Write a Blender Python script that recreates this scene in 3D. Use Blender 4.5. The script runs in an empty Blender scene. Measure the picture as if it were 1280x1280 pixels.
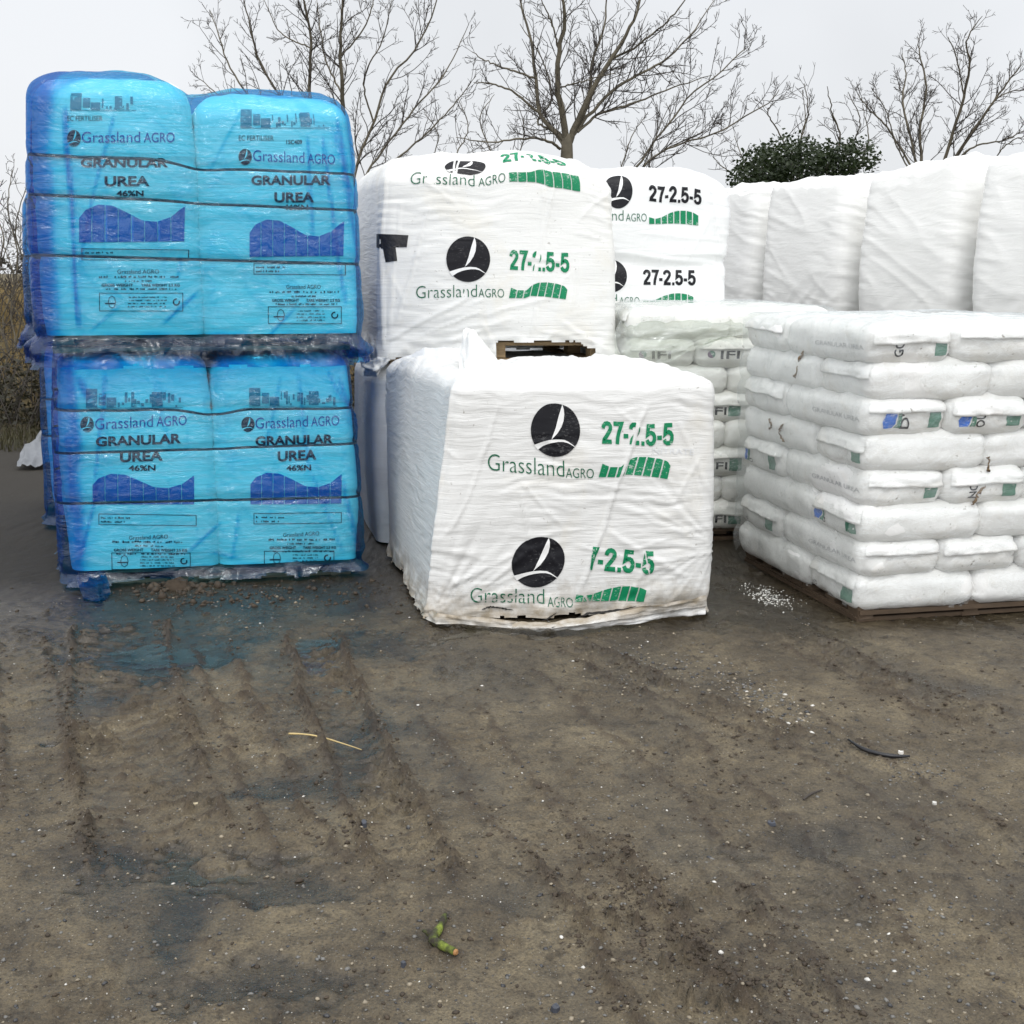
import bpy, bmesh, math, random
import numpy as np
from mathutils import Vector, Matrix

# ------------------------------------------------------------------ scene, camera, sky, sun, exposure
SC = bpy.context.scene
COL = SC.collection
R = math.radians
PITCH, CAM_Z, FPX = R(11.5), 1.6, 1472.0
cam_data = bpy.data.cameras.new("camera")
cam_data.sensor_width = 36.0
cam_data.sensor_fit = 'HORIZONTAL'
cam_data.angle = 2 * math.atan(640.0 / FPX)
cam_data.clip_start, cam_data.clip_end = 0.05, 2000.0
cam = bpy.data.objects.new("camera", cam_data)
COL.objects.link(cam)
cam.location = (0, 0, CAM_Z)
cam.rotation_euler = (R(90) - PITCH, 0, 0)
SC.camera = cam

SUN_EL, SUN_AZ = R(58), R(180)      # azimuth clockwise from +Y: high up behind the camera
SUN_DIR = Vector((math.sin(SUN_AZ) * math.cos(SUN_EL), math.cos(SUN_AZ) * math.cos(SUN_EL), math.sin(SUN_EL)))
w = bpy.data.worlds.new("World")
SC.world = w
w.use_nodes = True
nt = w.node_tree
nt.nodes.clear()
def wn(t, **k):
    n = nt.nodes.new(t)
    for a, b in k.items(): setattr(n, a, b)
    return n
sky = wn('ShaderNodeTexSky', sky_type='NISHITA', sun_disc=False, sun_elevation=SUN_EL, sun_rotation=SUN_AZ)
sky.dust_density = 4.0
sky.air_density = 1.0
geo = wn('ShaderNodeTexCoord')
# an even layer of cloud over the whole sky, brighter round the veiled sun and thinner and thicker in places
dot = wn('ShaderNodeVectorMath', operation='DOT_PRODUCT'); dot.inputs[1].default_value = SUN_DIR
nt.links.new(geo.outputs['Generated'], dot.inputs[0])
mr = wn('ShaderNodeMapRange'); mr.interpolation_type = 'SMOOTHSTEP'
mr.inputs['From Min'].default_value = -0.1; mr.inputs['From Max'].default_value = 1.0
mr.inputs['To Min'].default_value = 1.0; mr.inputs['To Max'].default_value = 2.1
nt.links.new(dot.outputs['Value'], mr.inputs['Value'])
cn = wn('ShaderNodeTexNoise'); cn.inputs['Scale'].default_value = 3.0; cn.inputs['Detail'].default_value = 4
nt.links.new(geo.outputs['Generated'], cn.inputs['Vector'])
cr = wn('ShaderNodeMapRange')
cr.inputs['From Min'].default_value = 0.3; cr.inputs['From Max'].default_value = 0.7
cr.inputs['To Min'].default_value = 0.92; cr.inputs['To Max'].default_value = 1.07
nt.links.new(cn.outputs['Fac'], cr.inputs['Value'])
mul = wn('ShaderNodeMath', operation='MULTIPLY')
nt.links.new(mr.outputs[0], mul.inputs[0]); nt.links.new(cr.outputs[0], mul.inputs[1])
ccol = wn('ShaderNodeVectorMath', operation='SCALE'); ccol.inputs[0].default_value = (9.7, 9.9, 10.2)
nt.links.new(mul.outputs[0], ccol.inputs['Scale'])
mx = wn('ShaderNodeMixRGB'); mx.inputs['Fac'].default_value = 0.9
nt.links.new(sky.outputs[0], mx.inputs[1]); nt.links.new(ccol.outputs[0], mx.inputs[2])
bg = wn('ShaderNodeBackground'); bg.inputs['Strength'].default_value = 0.1
nt.links.new(mx.outputs[0], bg.inputs['Color'])
nt.links.new(bg.outputs[0], wn('ShaderNodeOutputWorld').inputs[0])

sd = bpy.data.lights.new("sun", 'SUN')
sd.energy, sd.angle, sd.color = 1.15, R(14), (1.0, 0.97, 0.92)
so = bpy.data.objects.new("sun", sd)
COL.objects.link(so)
so.rotation_euler = (-SUN_DIR).to_track_quat('-Z', 'Y').to_euler()

vs = SC.view_settings
vs.view_transform, vs.look, vs.exposure, vs.gamma = 'Standard', 'None', -0.10, 1.0
SC.cycles.transparent_max_bounces = 24
SC.cycles.max_bounces = 10
SC.cycles.use_denoising = True

# ------------------------------------------------------------------ noise
_rng = np.random.RandomState(7)
_PERM = _rng.permutation(4096)
_ANG = _rng.rand(4096) * 2 * np.pi
_GX, _GY = np.cos(_ANG), np.sin(_ANG)
def pn(x, y, seed=0):
    x, y = np.broadcast_arrays(np.asarray(x, float), np.asarray(y, float))
    x0, y0 = np.floor(x).astype(int), np.floor(y).astype(int)
    fx, fy = x - x0, y - y0
    ux, uy = fx * fx * fx * (fx * (fx * 6 - 15) + 10), fy * fy * fy * (fy * (fy * 6 - 15) + 10)
    def g(ix, iy, dx, dy):
        h = _PERM[(_PERM[(ix + seed * 131) & 4095] + iy) & 4095]
        return _GX[h] * dx + _GY[h] * dy
    a, b = g(x0, y0, fx, fy), g(x0 + 1, y0, fx - 1, fy)
    c, d = g(x0, y0 + 1, fx, fy - 1), g(x0 + 1, y0 + 1, fx - 1, fy - 1)
    return 1.5 * ((a + (b - a) * ux) * (1 - uy) + (c + (d - c) * ux) * uy)
def fbm(x, y, seed=0, octaves=4, gain=0.5):
    v, a = 0, 1.0
    for k in range(octaves):
        v = v + a * pn(x * 2 ** k, y * 2 ** k, seed + k * 17)
        a *= gain
    return v
def ridge(v): return 1 - 2 * np.abs(v)
def sstep(a, b, x):
    t = np.clip((x - a) / (b - a), 0, 1)
    return t * t * (3 - 2 * t)

# ------------------------------------------------------------------ pixels of the photograph -> rays, points on planes
CP, SP = math.cos(PITCH), math.sin(PITCH)
def ray(px, py):
    px, py = np.asarray(px, float), np.asarray(py, float)
    a, b = (px - 640) / FPX, -(py - 640) / FPX
    return np.stack([a, CP + b * SP, -SP + b * CP], -1)
def on_z(px, py, z=0.0):
    d = ray(px, py)
    t = (z - CAM_Z) / d[..., 2]
    return np.array([0, 0, CAM_Z]) + d * t[..., None]
def on_y(px, py, y):
    d = ray(px, py)
    t = y / d[..., 1]
    return np.array([0, 0, CAM_Z]) + d * t[..., None]

# ------------------------------------------------------------------ objects
def wloc(o):
    v = Vector((0, 0, 0))
    while o is not None:
        v = v + Vector(o.location); o = o.parent
    return v
def thing(name, label, cat, loc=(0, 0, 0), group=None):
    o = bpy.data.objects.new(name, None)
    COL.objects.link(o)
    o.empty_display_size = 0.1
    o.location = tuple(float(c) for c in loc)
    o['label'] = label; o['category'] = cat
    if group: o['group'] = group
    return o
def tag(o, label, cat, group=None, kind=None):
    if label: o['label'] = label
    if cat: o['category'] = cat
    if group: o['group'] = group
    if kind: o['kind'] = kind
    return o
def mk(name, V, F, mats, parent=None, uv=None, smooth=True, attrs=None, mat_idx=None, label=None):
    """one mesh object from world-space points; F a list of faces or an (n,k) array"""
    V = np.asarray(V, float).reshape(-1, 3)
    off = np.array(wloc(parent)) if parent is not None else np.zeros(3)
    me = bpy.data.meshes.new(name)
    if isinstance(F, np.ndarray):
        k = F.shape[1]
        me.vertices.add(len(V)); me.vertices.foreach_set("co", (V - off).astype(np.float32).ravel())
        me.loops.add(F.size); me.loops.foreach_set("vertex_index", F.astype(np.int32).ravel())
        me.polygons.add(len(F)); me.polygons.foreach_set("loop_start", np.arange(0, F.size, k, dtype=np.int32))
        me.update(calc_edges=True)
    else:
        me.from_pydata((V - off).tolist(), [], [tuple(f) for f in F])
    if not isinstance(mats, (list, tuple)): mats = [mats]
    for m in mats: me.materials.append(m)
    if mat_idx is not None:
        me.polygons.foreach_set("material_index", np.asarray(mat_idx, np.int32))
    if smooth:
        me.polygons.foreach_set("use_smooth", np.ones(len(me.polygons), bool))
    if uv is not None:
        li = np.empty(len(me.loops), np.int32); me.loops.foreach_get("vertex_index", li)
        l = me.uv_layers.new(name="UVMap")
        l.data.foreach_set("uv", np.asarray(uv, np.float32)[li].ravel())
    for an, av in (attrs or {}).items():
        a = me.attributes.new(an, 'FLOAT', 'POINT')
        a.data.foreach_set("value", np.asarray(av, np.float32).ravel())
    me.validate()
    o = bpy.data.objects.new(name, me)
    COL.objects.link(o)
    if parent is not None: o.parent = parent
    if label: o['label'] = label
    return o
class MB:
    """collects boxes and tubes and links them as one mesh"""
    def __init__(s): s.v, s.f, s.n = [], [], 0
    def add(s, V, F):
        V = np.asarray(V, float)
        s.v.append(V); s.f += [tuple(i + s.n for i in f) for f in F]; s.n += len(V)
    def box(s, c, ex, ey, ez, jit=0):
        c, ex, ey, ez = [np.asarray(q, float) for q in (c, ex, ey, ez)]
        V = [c + sx * ex + sy * ey + sz * ez for sz in (-1, 1) for sy in (-1, 1) for sx in (-1, 1)]
        V = np.array(V) + (np.random.RandomState(s.n).randn(8, 3) * jit if jit else 0)
        s.add(V, [(0, 2, 3, 1), (4, 5, 7, 6), (0, 1, 5, 4), (2, 6, 7, 3), (0, 4, 6, 2), (1, 3, 7, 5)])
    def tube(s, P, rad, sides=6, cap=True):
        P = np.asarray(P, float); n = len(P)
        rad = np.broadcast_to(np.asarray(rad, float), (n,))
        T = np.gradient(P, axis=0); T /= np.linalg.norm(T, axis=1)[:, None] + 1e-9
        up = np.array([0, 0, 1.0]) if abs(T[0, 2]) < .9 else np.array([1.0, 0, 0])
        A = np.cross(T, up); A /= np.linalg.norm(A, axis=1)[:, None] + 1e-9
        B = np.cross(T, A)
        th = np.arange(sides) * 2 * np.pi / sides
        V = (P[:, None, :] + rad[:, None, None] * (np.cos(th)[None, :, None] * A[:, None, :] + np.sin(th)[None, :, None] * B[:, None, :])).reshape(-1, 3)
        F = []
        for i in range(n - 1):
            for k in range(sides):
                k2 = (k + 1) % sides
                F.append((i * sides + k, (i + 1) * sides + k, (i + 1) * sides + k2, i * sides + k2))
        if cap:
            F.append(tuple(range(sides))); F.append(tuple(range((n - 1) * sides, n * sides))[::-1])
        s.add(V, F)
    def build(s, name, mat, parent=None, smooth=False, **k):
        return mk(name, np.concatenate(s.v), s.f, mat, parent, smooth=smooth, **k)

# ------------------------------------------------------------------ materials
MATS = {}
def new_mat(name):
    m = bpy.data.materials.new(name)
    m.use_nodes = True
    t = m.node_tree; t.nodes.clear()
    out = t.nodes.new('ShaderNodeOutputMaterial')
    MATS[name] = m
    return m, t, out
def N(t, ty, **k):
    n = t.nodes.new(ty)
    for a, b in k.items():
        if a.startswith('i_'):
            n.inputs[a[2:].replace('_', ' ')].default_value = b
        else: setattr(n, a, b)
    return n
def L(t, a, b): t.links.new(a, b)
def ramp(t, fac, stops):
    r = N(t, 'ShaderNodeValToRGB')
    e = r.color_ramp.elements
    while len(e) < len(stops): e.new(0.5)
    for k, (p, c) in enumerate(stops):
        e[k].position = p; e[k].color = (*c, 1) if len(c) == 3 else c
    L(t, fac, r.inputs[0])
    return r
def noise(t, vec, scale, detail=4, rough=0.55, dist=0.0):
    n = N(t, 'ShaderNodeTexNoise')
    n.inputs['Scale'].default_value = scale; n.inputs['Detail'].default_value = detail
    n.inputs['Roughness'].default_value = rough; n.inputs['Distortion'].default_value = dist
    if vec is not None: L(t, vec, n.inputs['Vector'])
    return n
def mapping(t, vec, scale=(1, 1, 1), rot=(0, 0, 0)):
    m = N(t, 'ShaderNodeMapping')
    m.inputs['Scale'].default_value = scale; m.inputs['Rotation'].default_value = rot
    L(t, vec, m.inputs['Vector'])
    return m.outputs[0]
def bsdf(t, out, **k):
    b = N(t, 'ShaderNodeBsdfPrincipled')
    for a, v in k.items(): b.inputs[a.replace('_', ' ')].default_value = v
    L(t, b.outputs[0], out.inputs[0])
    return b
def bump(t, b, height, strength, dist=0.01, normal=None):
    n = N(t, 'ShaderNodeBump'); n.inputs['Strength'].default_value = strength; n.inputs['Distance'].default_value = dist
    L(t, height, n.inputs['Height'])
    if normal is not None: L(t, normal, n.inputs['Normal'])
    if b is not None: L(t, n.outputs[0], b.inputs['Normal'])
    return n.outputs[0]
def mixc(t, fac, a, b, mode='MIX'):
    n = N(t, 'ShaderNodeMixRGB', blend_type=mode)
    for s, v in ((0, fac), (1, a), (2, b)):
        if isinstance(v, (int, float)): n.inputs[s].default_value = v
        elif isinstance(v, (tuple, list)): n.inputs[s].default_value = (*v, 1) if len(v) == 3 else v
        else: L(t, v, n.inputs[s])
    return n.outputs[0]
def math_(t, op, a, b=None):
    n = N(t, 'ShaderNodeMath', operation=op)
    for s, v in ((0, a), (1, b)):
        if v is None: continue
        if isinstance(v, (int, float)): n.inputs[s].default_value = v
        else: L(t, v, n.inputs[s])
    return n.outputs[0]

def cover_mat(name, col, stain=(0.62, 0.52, 0.30), stain_amt=0.25, rough=0.42, ripple=0.35, stretch=(3, 40, 1), rot=0.0, dirt_low=0.0):
    """white plastic: fine pulled ripples, faint yellow-brown stains, specks of mud"""
    m, t, out = new_mat(name)
    uv = N(t, 'ShaderNodeUVMap'); uv.uv_map = "UVMap"
    tc = N(t, 'ShaderNodeTexCoord')
    b = bsdf(t, out, Roughness=rough)
    b.inputs['Specular IOR Level'].default_value = 0.45
    n1 = noise(t, tc.outputs['Object'], 2.3, 6, 0.65, 0.6)
    r1 = ramp(t, n1.outputs['Fac'], [(0.55, (0, 0, 0)), (0.8, (1, 1, 1))])
    n2 = noise(t, tc.outputs['Object'], 46, 3, 0.6)
    r2 = ramp(t, n2.outputs['Fac'], [(0.66, (0, 0, 0)), (0.71, (1, 1, 1))])
    n3 = noise(t, tc.outputs['Object'], 7, 5, 0.6)
    r3 = ramp(t, n3.outputs['Fac'], [(0.45, (0, 0, 0)), (0.62, (1, 1, 1))])
    c = mixc(t, math_(t, 'MULTIPLY', r1.outputs[0], stain_amt), col, stain)
    c = mixc(t, math_(t, 'MULTIPLY', math_(t, 'MULTIPLY', r2.outputs[0], r3.outputs[0]), 0.55 * stain_amt / 0.25), c, (0.13, 0.10, 0.06))
    if dirt_low:
        # mud splashed up from the yard, only low down and ragged
        sx = N(t, 'ShaderNodeSeparateXYZ'); L(t, uv.outputs[0], sx.inputs[0])
        n4 = noise(t, tc.outputs['Object'], 14, 5, 0.7)
        h = math_(t, 'ADD', sx.outputs['Y'], math_(t, 'MULTIPLY', n4.outputs['Fac'], 0.35))
        r4 = ramp(t, h, [(0.16, (1, 1, 1)), (0.36, (0, 0, 0))])
        c = mixc(t, math_(t, 'MULTIPLY', r4.outputs[0], dirt_low), c, (0.26, 0.20, 0.12))
    L(t, c, b.inputs['Base Color'])
    v = mapping(t, uv.outputs[0], stretch, (0, 0, rot))
    f1 = noise(t, v, 1.0, 5, 0.6, 0.8)
    f2 = noise(t, mapping(t, uv.outputs[0], (30, 45, 1)), 1.0, 4, 0.6, 0.3)
    h = math_(t, 'ADD', f1.outputs['Fac'], math_(t, 'MULTIPLY', f2.outputs['Fac'], 0.25))
    bump(t, b, h, ripple, 0.02)
    return m

def ink_mat(name, col, wear=0.45, under=(0.78, 0.78, 0.77), rough=0.45, scale=60.0):
    m, t, out = new_mat(name)
    tc = N(t, 'ShaderNodeTexCoord')
    b = bsdf(t, out, Roughness=rough)
    b.inputs['Specular IOR Level'].default_value = 0.25
    n1 = noise(t, mapping(t, tc.outputs['Object'], (1, 1, 2.2)), scale, 4, 0.7)
    n2 = noise(t, tc.outputs['Object'], scale * 0.14, 3)
    f = math_(t, 'ADD', n1.outputs['Fac'], math_(t, 'MULTIPLY', math_(t, 'SUBTRACT', n2.outputs['Fac'], 0.5), 0.5))
    r = ramp(t, f, [(0.60, (0, 0, 0)), (0.66, (1, 1, 1))])
    L(t, mixc(t, math_(t, 'MULTIPLY', r.outputs[0], wear), col, under), b.inputs['Base Color'])
    return m

def plain_mat(name, col, rough=0.6, var=0.25, scale=8.0, bump_s=0.2, bump_scale=40.0, spec=0.5, metal=0.0):
    m, t, out = new_mat(name)
    tc = N(t, 'ShaderNodeTexCoord')
    b = bsdf(t, out, Roughness=rough, Metallic=metal)
    b.inputs['Specular IOR Level'].default_value = spec
    n1 = noise(t, tc.outputs['Object'], scale, 5, 0.6)
    lo = tuple(c * (1 - var) for c in col); hi = tuple(min(1, c * (1 + var)) for c in col)
    L(t, ramp(t, n1.outputs['Fac'], [(0.3, lo), (0.7, hi)]).outputs[0], b.inputs['Base Color'])
    n2 = noise(t, tc.outputs['Object'], bump_scale, 4, 0.6)
    bump(t, b, n2.outputs['Fac'], bump_s, 0.01)
    return m

def film_mat(name, tint, gloss=0.35, rough=0.16, haze_col=None, haze=0.0):
    """thin tinted see-through film; attribute 'layers' says how many sheets lie over each other"""
    m, t, out = new_mat(name)
    uv = N(t, 'ShaderNodeUVMap'); uv.uv_map = "UVMap"
    at = N(t, 'ShaderNodeAttribute'); at.attribute_name = "layers"
    pw = N(t, 'ShaderNodeCombineColor')
    for k in range(3):
        L(t, math_(t, 'POWER', tint[k], at.outputs['Fac']), pw.inputs[k])
    tr = N(t, 'ShaderNodeBsdfTransparent'); L(t, pw.outputs[0], tr.inputs[0])
    gl = N(t, 'ShaderNodeBsdfGlossy'); gl.inputs['Roughness'].default_value = rough
    gl.inputs['Color'].default_value = (0.9, 0.95, 1, 1)
    f1 = noise(t, mapping(t, uv.outputs[0], (7, 10, 1), (0, 0, 0.6)), 1.0, 5, 0.6, 1.2)
    f2 = noise(t, mapping(t, uv.outputs[0], (2.5, 22, 1)), 1.0, 4, 0.6, 1.2)
    h = math_(t, 'ADD', f1.outputs['Fac'], math_(t, 'MULTIPLY', f2.outputs['Fac'], 0.18))
    nb = N(t, 'ShaderNodeBump'); nb.inputs['Strength'].default_value = 0.8; nb.inputs['Distance'].default_value = 0.03
    L(t, h, nb.inputs['Height']); L(t, nb.outputs[0], gl.inputs['Normal'])
    ge = N(t, 'ShaderNodeNewGeometry')
    dt = N(t, 'ShaderNodeVectorMath', operation='DOT_PRODUCT'); L(t, nb.outputs[0], dt.inputs[0]); L(t, ge.outputs['Incoming'], dt.inputs[1])
    cs_ = math_(t, 'ABSOLUTE', dt.outputs['Value'])
    fr = N(t, 'ShaderNodeMath', operation='MULTIPLY_ADD'); L(t, math_(t, 'POWER', math_(t, 'SUBTRACT', 1.0, cs_), 5.0), fr.inputs[0]); fr.inputs[1].default_value = 0.32; fr.inputs[2].default_value = 0.045
    base = tr.outputs[0]
    if haze:
        df = N(t, 'ShaderNodeBsdfDiffuse'); df.inputs[0].default_value = (*haze_col, 1)
        tl = N(t, 'ShaderNodeBsdfTranslucent'); tl.inputs[0].default_value = (*haze_col, 1)
        ad = N(t, 'ShaderNodeMixShader'); ad.inputs[0].default_value = 0.4
        L(t, df.outputs[0], ad.inputs[1]); L(t, tl.outputs[0], ad.inputs[2])
        mh = N(t, 'ShaderNodeMixShader')
        hz = math_(t, 'MULTIPLY', at.outputs['Fac'], haze); hz = math_(t, 'MINIMUM', hz, 0.75)
        L(t, hz, mh.inputs[0]); L(t, tr.outputs[0], mh.inputs[1]); L(t, ad.outputs[0], mh.inputs[2])
        base = mh.outputs[0]
    mxs = N(t, 'ShaderNodeMixShader')
    L(t, math_(t, 'MULTIPLY', fr.outputs[0], gloss / 0.35), mxs.inputs[0])
    L(t, base, mxs.inputs[1]); L(t, gl.outputs[0], mxs.inputs[2])
    L(t, mxs.outputs[0], out.inputs[0])
    return m

def wood_mat(name, col):
    m, t, out = new_mat(name)
    tc = N(t, 'ShaderNodeTexCoord')
    b = bsdf(t, out, Roughness=0.75)
    n1 = noise(t, mapping(t, tc.outputs['Object'], (4, 60, 60)), 1.0, 5, 0.6)
    n2 = noise(t, tc.outputs['Object'], 9, 4)
    c = ramp(t, n1.outputs['Fac'], [(0.3, tuple(c * .55 for c in col)), (0.7, col)])
    c2 = mixc(t, math_(t, 'MULTIPLY', n2.outputs['Fac'], 0.5), c.outputs[0], (0.06, 0.045, 0.03))
    L(t, c2, b.inputs['Base Color'])
    bump(t, b, n1.outputs['Fac'], 0.4, 0.004)
    return m

M_COVER = cover_mat('white_cover_plastic', (0.70, 0.70, 0.685), stain_amt=0.24, rough=0.30, ripple=0.26, stretch=(3.5, 46, 1), dirt_low=0.85)
M_COVER2 = cover_mat('aged_cover_plastic', (0.74, 0.74, 0.715), stain_amt=0.28, rough=0.32, ripple=0.22, stretch=(3, 36, 1))
M_COVER3 = cover_mat('smooth_cover_plastic', (0.76, 0.77, 0.77), stain_amt=0.05, ripple=0.22, stretch=(3, 22, 1))
M_TAUT = cover_mat('taut_white_plastic', (0.82, 0.82, 0.80), stain_amt=0.06, rough=0.27, ripple=0.20, stretch=(3, 20, 1), rot=0.5)
M_BAG = cover_mat('white_bag_plastic', (0.80, 0.80, 0.785), stain=(0.5, 0.40, 0.24), stain_amt=0.42, rough=0.27, ripple=0.3, stretch=(12, 16, 1))
M_BAG2 = cover_mat('greyed_bag_plastic', (0.76, 0.76, 0.72), stain=(0.42, 0.36, 0.24), stain_amt=0.4, rough=0.36, ripple=0.14, stretch=(14, 14, 1))
M_WOVEN = cover_mat('woven_bag_cloth', (0.80, 0.81, 0.80), stain_amt=0.05, rough=0.55, ripple=0.30, stretch=(3.0, 50, 1))
M_FILM = film_mat('blue_film', (0.28, 0.755, 0.90), gloss=0.42, rough=0.12, haze_col=(0.010, 0.16, 0.60), haze=0.022)
M_INK_BLACK = ink_mat('black_ink', (0.006, 0.006, 0.009), wear=0.07)
M_INK_GREEN = ink_mat('green_ink', (0.004, 0.20, 0.085), wear=0.5)
M_INK_GREEN_WORN = ink_mat('worn_green_ink', (0.01, 0.24, 0.11), wear=1.0, scale=34)
M_INK_DKGREEN = ink_mat('dark_green_ink', (0.008, 0.11, 0.055), wear=0.35)
M_INK_NAVY = ink_mat('navy_ink', (0.006, 0.012, 0.03), wear=0.3)
M_INK_BLUE = ink_mat('blue_ink', (0.001, 0.12, 0.40), wear=0.12)
M_INK_NAME = ink_mat('name_blue_ink', (0.008, 0.06, 0.30), wear=0.3)
M_INK_FAINT = ink_mat('faint_ink', (0.14, 0.24, 0.30), wear=0.75, scale=40)
M_INK_GREY = ink_mat('grey_ink', (0.42, 0.43, 0.44), wear=0.6, scale=90)
M_INK_TAB = ink_mat('green_tab_ink', (0.07, 0.20, 0.14), wear=0.45)
M_INK_SKY = ink_mat('bright_blue_ink', (0.012, 0.13, 0.55), wear=0.3)
M_WHITE_INK = ink_mat('white_ink', (0.78, 0.78, 0.77), wear=0.1)
M_STRAP = plain_mat('dark_strap', (0.012, 0.018, 0.03), 0.45)
M_TAPE = plain_mat('black_tape', (0.010, 0.010, 0.012), 0.38, bump_s=0.4)
M_DARK = plain_mat('dark_inner', (0.02, 0.018, 0.016), 0.8)
M_WOOD = wood_mat('pallet_wood', (0.55, 0.38, 0.20))
M_WOOD_OLD = wood_mat('weathered_pallet_wood', (0.11, 0.07, 0.040))
M_BARK = plain_mat('bark', (0.105, 0.090, 0.062), 0.85, 0.4, 5, 0.6, 30)
M_TWIG = plain_mat('twig_bark', (0.050, 0.042, 0.036), 0.85, 0.3, 5, 0.3)
M_INK_GREY_FAINT = ink_mat('ghost_ink', (0.66, 0.67, 0.68), wear=0.6, scale=90)
# ------------------------------------------------------------------ wrapped loads: a rounded block with a fine skin that prints can follow
class Load:
    def __init__(s, bot, top, z0, z1, r=0.12, rt=0.12, step=0.012, dome=0.04, bulge=0.02, disp=None, topz=None, grooves=(), nc=10, skirt=None):
        s.bot, s.top = np.asarray(bot, float), np.asarray(top, float)
        s.z0, s.z1, s.bulge = z0, z1, bulge
        order = [(3, 0), (0, 1), (1, 2), (2, 3)]
        cnt = []
        for a, b in order:
            cnt.append(max(6, int((np.linalg.norm(s.bot[b] - s.bot[a]) - 2 * r) / step)))
        def path(c):
            out = []
            for (a, b), n in zip(order, cnt):
                e = c[b] - c[a]; l = np.linalg.norm(e); e = e / l
                t = np.linspace(0, 1, n, endpoint=True)[:, None]
                out.append(c[a] + e * r + e * (l - 2 * r) * t)
                d = order[(order.index((a, b)) + 1) % 4][1]
                e2 = c[d] - c[b]; e2 = e2 / np.linalg.norm(e2)
                t = np.linspace(0, 1, nc + 2)[1:-1, None]
                p0, p1, p2 = c[b] - e * r, c[b], c[b] + e2 * r
                out.append(p0 * (1 - t) ** 2 + 2 * p1 * t * (1 - t) + p2 * t * t)
            return np.concatenate(out)
        B, T = path(s.bot), path(s.top)
        Np = len(B)
        seg = np.linalg.norm(np.roll(B, -1, 0) - B, axis=1)
        S = np.concatenate([[0], np.cumsum(seg)[:-1]])
        S = S - S[cnt[0] + nc] + r                     # s = r where the straight part of the front begins
        s.S, s.W = S, np.linalg.norm(s.bot[1] - s.bot[0])
        s.front = (S >= r) & (S <= s.W - r)
        tan = np.roll(B, -1, 0) - np.roll(B, 1, 0); tan /= np.linalg.norm(tan, axis=1)[:, None]
        nor = np.stack([tan[:, 1], -tan[:, 0]], 1)
        zs = np.arange(z0, z1 - rt, step)
        rows = [(z, 0.0, z, 0.0) for z in zs]           # z, inset, profile length, tilt
        na = max(6, int(rt * 1.57 / step))
        for k in range(na + 1):
            a = k / na * math.pi / 2
            rows.append((z1 - rt + rt * math.sin(a), rt * (1 - math.cos(a)), z1 - rt + rt * a, a))
        C = s.bot.mean(0) * 0.5 + s.top.mean(0) * 0.5
        Rm = np.linalg.norm(B - C, axis=1).min()
        nt_ = int((Rm - rt) / (step * 2.0))
        for k in range(1, nt_ + 1):
            t = k / nt_
            rows.append((z1 + dome * (1 - (1 - t) ** 2), rt + (Rm - rt) * t * 0.999, z1 - rt + rt * math.pi / 2 + (Rm - rt) * t, math.pi / 2))
        rows = np.array(rows)
        s.Z = rows[:, 2]
        M = len(rows)
        f = np.clip((rows[:, 0] - z0) / (z1 - z0), 0, 1)
        P2 = B[None] * (1 - f)[:, None, None] + T[None] * f[:, None, None]
        Cc = (s.bot.mean(0)[None] * (1 - f)[:, None] + s.top.mean(0)[None] * f[:, None])[:, None, :]
        P2 = Cc + (P2 - Cc) * (1 - rows[:, 1] / Rm)[:, None, None]
        P = np.concatenate([P2, np.broadcast_to(rows[:, 0][:, None, None], (M, Np, 1))], 2).copy()
        out = bulge * np.clip(np.sin(np.pi * np.clip(f, 0.02, 0.98)), 0, 1)[:, None] ** 0.6 * np.ones((1, Np))
        for gz, gd, gw in grooves:
            out = out - gd * np.exp(-((rows[:, 2] - gz) / gw) ** 2)[:, None]
        SS, ZZ = np.meshgrid(S, s.Z)
        s.tot = S[-1] - S[0]
        fade = np.clip((np.sqrt((P[..., 0] - C[0]) ** 2 + (P[..., 1] - C[1]) ** 2)) / 0.25, 0, 1)
        if disp is not None: out = out + disp(SS, ZZ, f[:, None] * np.ones((1, Np))) * fade
        if skirt is not None: out = out + skirt(SS, ZZ)
        tilt = rows[:, 3][:, None, None]
        Nv = np.concatenate([nor[None] * np.cos(tilt), np.broadcast_to(np.sin(tilt), (M, Np, 1))], 2)
        P = P + Nv * out[..., None]
        if topz is not None:
            e1, e2 = s.top[1] - s.top[0], s.top[3] - s.top[0]
            inv = np.linalg.inv(np.stack([e1, e2], 1))
            q = (P[..., :2] - s.top[0]) @ inv.T
            P[..., 2] += topz(q[..., 0], q[..., 1]) * sstep(0.5, 1.0, f)[:, None]
        s.P = P
        s.normals()
    def normals(s):
        P = s.P
        di = np.roll(P, -1, 1) - np.roll(P, 1, 1)
        dj = np.gradient(P, axis=0)
        n = np.cross(di, dj)
        s.N = n / (np.linalg.norm(n, axis=2)[..., None] + 1e-12)
    def surf(s, u, z, off=0.0):
        Np, M = s.P.shape[1], s.P.shape[0]
        fi = np.interp(u, s.S, np.arange(Np)); fj = np.interp(z, s.Z, np.arange(M))
        i0 = np.clip(fi.astype(int), 0, Np - 2); j0 = np.clip(fj.astype(int), 0, M - 2)
        a, b = (fi - i0)[..., None], (fj - j0)[..., None]
        def bl(A): return (A[j0, i0] * (1 - a) + A[j0, i0 + 1] * a) * (1 - b) + (A[j0 + 1, i0] * (1 - a) + A[j0 + 1, i0 + 1] * a) * b
        return bl(s.P) + bl(s.N) * np.asarray(off)[..., None]
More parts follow.
